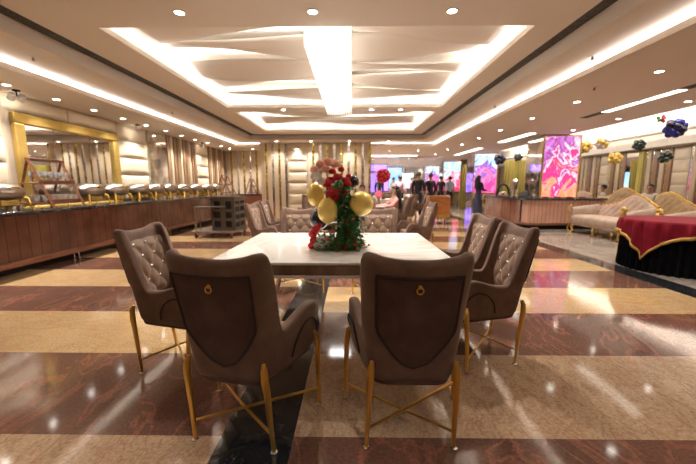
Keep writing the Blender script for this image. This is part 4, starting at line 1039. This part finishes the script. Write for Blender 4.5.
    hm = MB()
    def hairf(u, v):
        a = 2*PI*u; p = PI/2*(1-v)+(-.55*v if True else 0); fr = max(0, -sin(a)) ; p = max(p, .42*fr if fr > .2 else -.6)
        return (.100*cos(a)*cos(p), .012+.116*sin(a)*cos(p), hz-.005+.112*sin(p))
    hm.grid(hairf, 24, 10, cu=True)
    hr = hm.build('hair', M['hair'] if hair != 'grey' else cloth('grey_hair', (.12,.11,.10)), t)
    if hair == 'long':
        MB().grid(lambda u, v: ((.105-.02*v)*cos(PI*u)*(1+.25*sin(PI*v)), .03+.10*sin(PI*u)*(1-.25*v)+.05*v, hz-.0-.50*v), 14, 10).build('hair_length', M['hair'], hr, solid=.04, off=-1)
    # fingers on each hand
    for a in (10, 14):
        H_ = Vector(J[a][:3]); W_ = Vector(J[a-1][:3]); d = (H_-W_).normalized(); sd = d.cross(Vector((1,0,0)) if abs(d.x) < .8 else Vector((0,0,1))).normalized(); nn = d.cross(sd)
        for q in range(4):
            b0 = H_+d*.02+sd*(q-1.5)*.016; ln = (.058,.068,.063,.048)[q]
            MB().tube([b0, b0+d*ln*.5+nn*.004, b0+d*ln+nn*.016], [.009,.008,.006], 6).build('finger', M['skin'], t)
        b0 = H_-d*.02+sd*.03; MB().tube([b0, b0+d*.03+sd*.018, b0+d*.055+sd*.02], [.011,.009,.007], 6).build('thumb', M['skin'], t)
    return t
DK = ('dark_suit', (.012,.013,.022)); BK = ('black_fabric', (.012,.012,.016)); PK = ('pink_fabric', (.62,.30,.27)); BL = ('pale_blue_fabric', (.35,.48,.62)); WT = ('white_fabric', (.72,.70,.68)); PKL = ('light_pink_fabric', (.72,.42,.50)); NV = ('navy_dress', (.018,.018,.05)); MR = ('maroon_fabric', (.12,.02,.05))
fwd = lambda s, z=1.15: ((s*.24,-.08,z), (s*.16,-.30,z+.02))
def seatchair(x, y, r, lab): dup(chair0, (x,y,0), rad(r), lab, 'chairs under seated guests')['category'] = 'chair'
# seated woman in pink, seen from behind left, reaching over the table to the left
seatchair(1.10, 8.25, 95, 'chair of the seated woman in pink at the third table')
person((1.06, 8.25, .0), rad(-80), 'woman with long black hair in a pink top sitting at the third table', PK, BK, 'sit', arm_l=((-.28,-.14,.80),(-.22,-.40,.80)), arm_r=((.26,-.16,.80),(.14,-.42,.80)), hair='long', h=1.66)
person((.30, 9.78, .0), rad(0), 'man in a pale blue shirt sitting behind the flower centrepiece', BL, DK, 'sit', arm_l=((-.24,-.14,.80),(-.14,-.36,.80)), arm_r=((.24,-.14,.80),(.12,-.36,.80)), h=1.7)
person((2.62, 13.2, 0), rad(150), 'man in a dark suit standing in the aisle behind the brown chairs', DK, DK, arm_l=((-.25,.02,1.12),(-.24,-.22,1.08)), hair='grey', h=1.76)
person((3.25, 13.9, 0), rad(200), 'person in black standing just right of the man in the dark suit', BK, BK, arm_r=((.25,-.04,1.12),(.16,-.26,1.05)), h=1.74)
person((2.1, 14.6, 0), rad(160), 'person in a light pink shirt standing left of the man in the dark suit', PKL, DK, h=1.68)
person((5.45, 14.4, 0), rad(110), 'woman in a long navy dress standing before the blue picture', NV, NV, skirt=True, arm_l=((-.22,-.06,1.12),(-.16,-.30,1.10)), arm_r=((.22,-.06,1.12),(.12,-.30,1.10)), hair='long', h=1.66)
person((5.35, 18.3, 0), rad(185), 'man in a pale blue shirt and dark trousers standing before the third picture', BL, DK, h=1.72)
person((5.0, 18.8, 0), rad(150), 'person in black close behind the standing man in pale blue', BK, BK, h=1.74)
person((3.6, 20.0, 0), rad(60), 'person in maroon far down the hall', MR, DK, h=1.7)
person((1.5, 18.5, 0), rad(20), 'person in dark clothes far down the hall on the left', DK, BK, h=1.7)
person((2.6, 21, 0), rad(-40), 'person in white far down the hall in the middle', WT, DK, h=1.72)
person((4.3, 22.5, 0), rad(30), 'person in pink far down the hall near the pillars', PKL, BK, h=1.66)
def guest(tx, ty, ang, lab, clab, *a, **k):
    x, y = tx+1.02*cos(rad(ang)), ty+1.02*sin(rad(ang)); seatchair(x, y, ang+90, clab)
    person((x, y, 0), rad(ang-90), lab, *a, **k)
guest(8.9, 13.6, -35, 'guest in a white shirt sitting right of the pink picture, right one of two', 'chair of the right guest beside the pink picture', WT, BK, 'sit', h=1.7)
guest(8.9, 13.6, 170, 'guest in a white top sitting right of the pink picture, left one of two', 'chair of the left guest beside the pink picture', WT, DK, 'sit', h=1.68)
guest(9.2, 10.2, 55, 'guest in white sitting at the round table by the right wall', 'chair of the guest in white by the right wall', WT, DK, 'sit', h=1.72)
guest(9.2, 10.2, -25, 'guest in maroon sitting near the right picture edge', 'chair of the guest in maroon by the right wall', MR, DK, 'sit', h=1.7)

# ---- far hall furniture: clothed tables, chairs, displays
for i, (x, y) in enumerate(((1.55, 12.1), (1.6, 15.8), (3.0, 17.4), (.2, 20))):
    dup(rt, (x,y,0), 0, ['white clothed table behind the seated woman','white clothed table in the far hall left of the aisle','white clothed table in the far hall beyond the standing men','white clothed table deep in the far hall','white clothed serving table between the second and third pillar'][i])
for i, (x, y, r) in enumerate(((2.45,12.3,90),(1.5,13.5,180),(2.6,15.8,90),(1.6,16.8,180),(4.0,17.4,90),(2.0,17.6,-90))):
    dup(chair0, (x,y,0), rad(r), ORD[i]+' nearest brown chair at the white tables of the far hall', 'chairs of the far hall')['category'] = 'chair'
# red flower ball and arrangement
def flower_ball(loc, r, mt, label, cat='flowers', vase=True, hv=.18):
    random.seed(int(loc[0]*100)); t = empty('flower_arrangement', loc, 0, label, cat)
    if vase: MB().lathe([(.06,0),(.07,.02),(.03,.10),(.03,hv-.05),(.06,hv),(.055,hv)], n=14).build('vase', M['wood'], t)
    m = MB()
    for k in range(34):
        z = 1-2*(k+.5)/34; rr = (1-z*z)**.5; a = PI*(3-5**.5)*k; m.ball((r*rr*cos(a), r*rr*sin(a), hv+r*.9+r*z), r*.30, 7, 5)
    m.build('blossoms', M[mt], t)['kind'] = 'stuff'
flower_ball((.72, 8.95, .764), .085, 'pinkish', 'small pink flower ball in a brown pot beside the seated woman')
flower_ball((1.13, 12.1, .764), .21, 'red_flower', hv=.65, label='big red flower arrangement on the far table right of the panelled wall')
# tall sign panels giving off purple and blue light in the far hall
def panel(loc, w_, h_, mt, label, z=.9, rz=0):
    t = empty('display_screen', loc, rz, label, 'screen')
    MB().box(-w_/2-.04, w_/2+.04, 0, .08, z-.04, z+h_+.04).build('frame', M['black'], t, bevel=.006); MB().box(-w_/2, w_/2, -.006, 0, z, z+h_).build('screen', M[mt], t, smooth=False)
    MB().box(-.04, .04, .02, .06, 0, z).build('post', M['silver_dark'], t, smooth=False); MB().box(-.25, .25, -.12, .2, 0, .02).build('foot', M['silver_dark'], t, smooth=False)
panel((1.35, 17.6, 0), .95, .32, 'purple_light', 'purple lit sign screen high beside the panelled wall', 2.0)
panel((2.15, 24, 0), .9, .8, 'purple_light', 'small purple screen low in the far hall', .8)
panel((3.3, 26, 0), 1.1, 1.6, 'blue_light', 'bright pale blue screen at the end of the hall', 1.0)
panel((4.4, 26.5, 0), .9, 1.2, 'art_blue', 'blue and pink screen at the end of the hall right of the pale blue one', 1.0)
panel((.9, 24.5, 0), .8, 1.3, 'blue_light', 'dim blue screen at the end of the hall on the left', .9)
panel((1.6, 27, 0), 1.0, 1.5, 'purple_light', 'purple screen at the very end of the hall', .7)
bead = mat('glowing_bead', (.9,.9,.9), .2, emis=(1,.92,.85), es=.35)  # beads emit a little themselves to imitate sparkling lit crystal
# crystal bead curtains / glass partition
for i, (x, y) in enumerate(((1.75, 17.3), (2.9, 18.2), (3.95, 17.2))):
    random.seed(i+40); m = MB()
    for a in range(22):
        xx = -.6+1.2*a/21
        for b_ in range(11): m.ball((xx, random.uniform(-.15,.15), 2.3-.07*b_-random.random()*.05+.3), .018, 5, 3)
    o = m.build('crystal_curtain', bead, None, smooth=False); o.location = (x, y, 0)
    MB().box(-.62, .62, -.17, .17, 2.66, 2.705).build('rail', M['silver'], o, smooth=False)
    tag(o, ['left','middle','right'][i]+' one of three hanging crystal bead curtains far down the hall', 'bead curtain', 'crystal bead curtains', 'stuff')
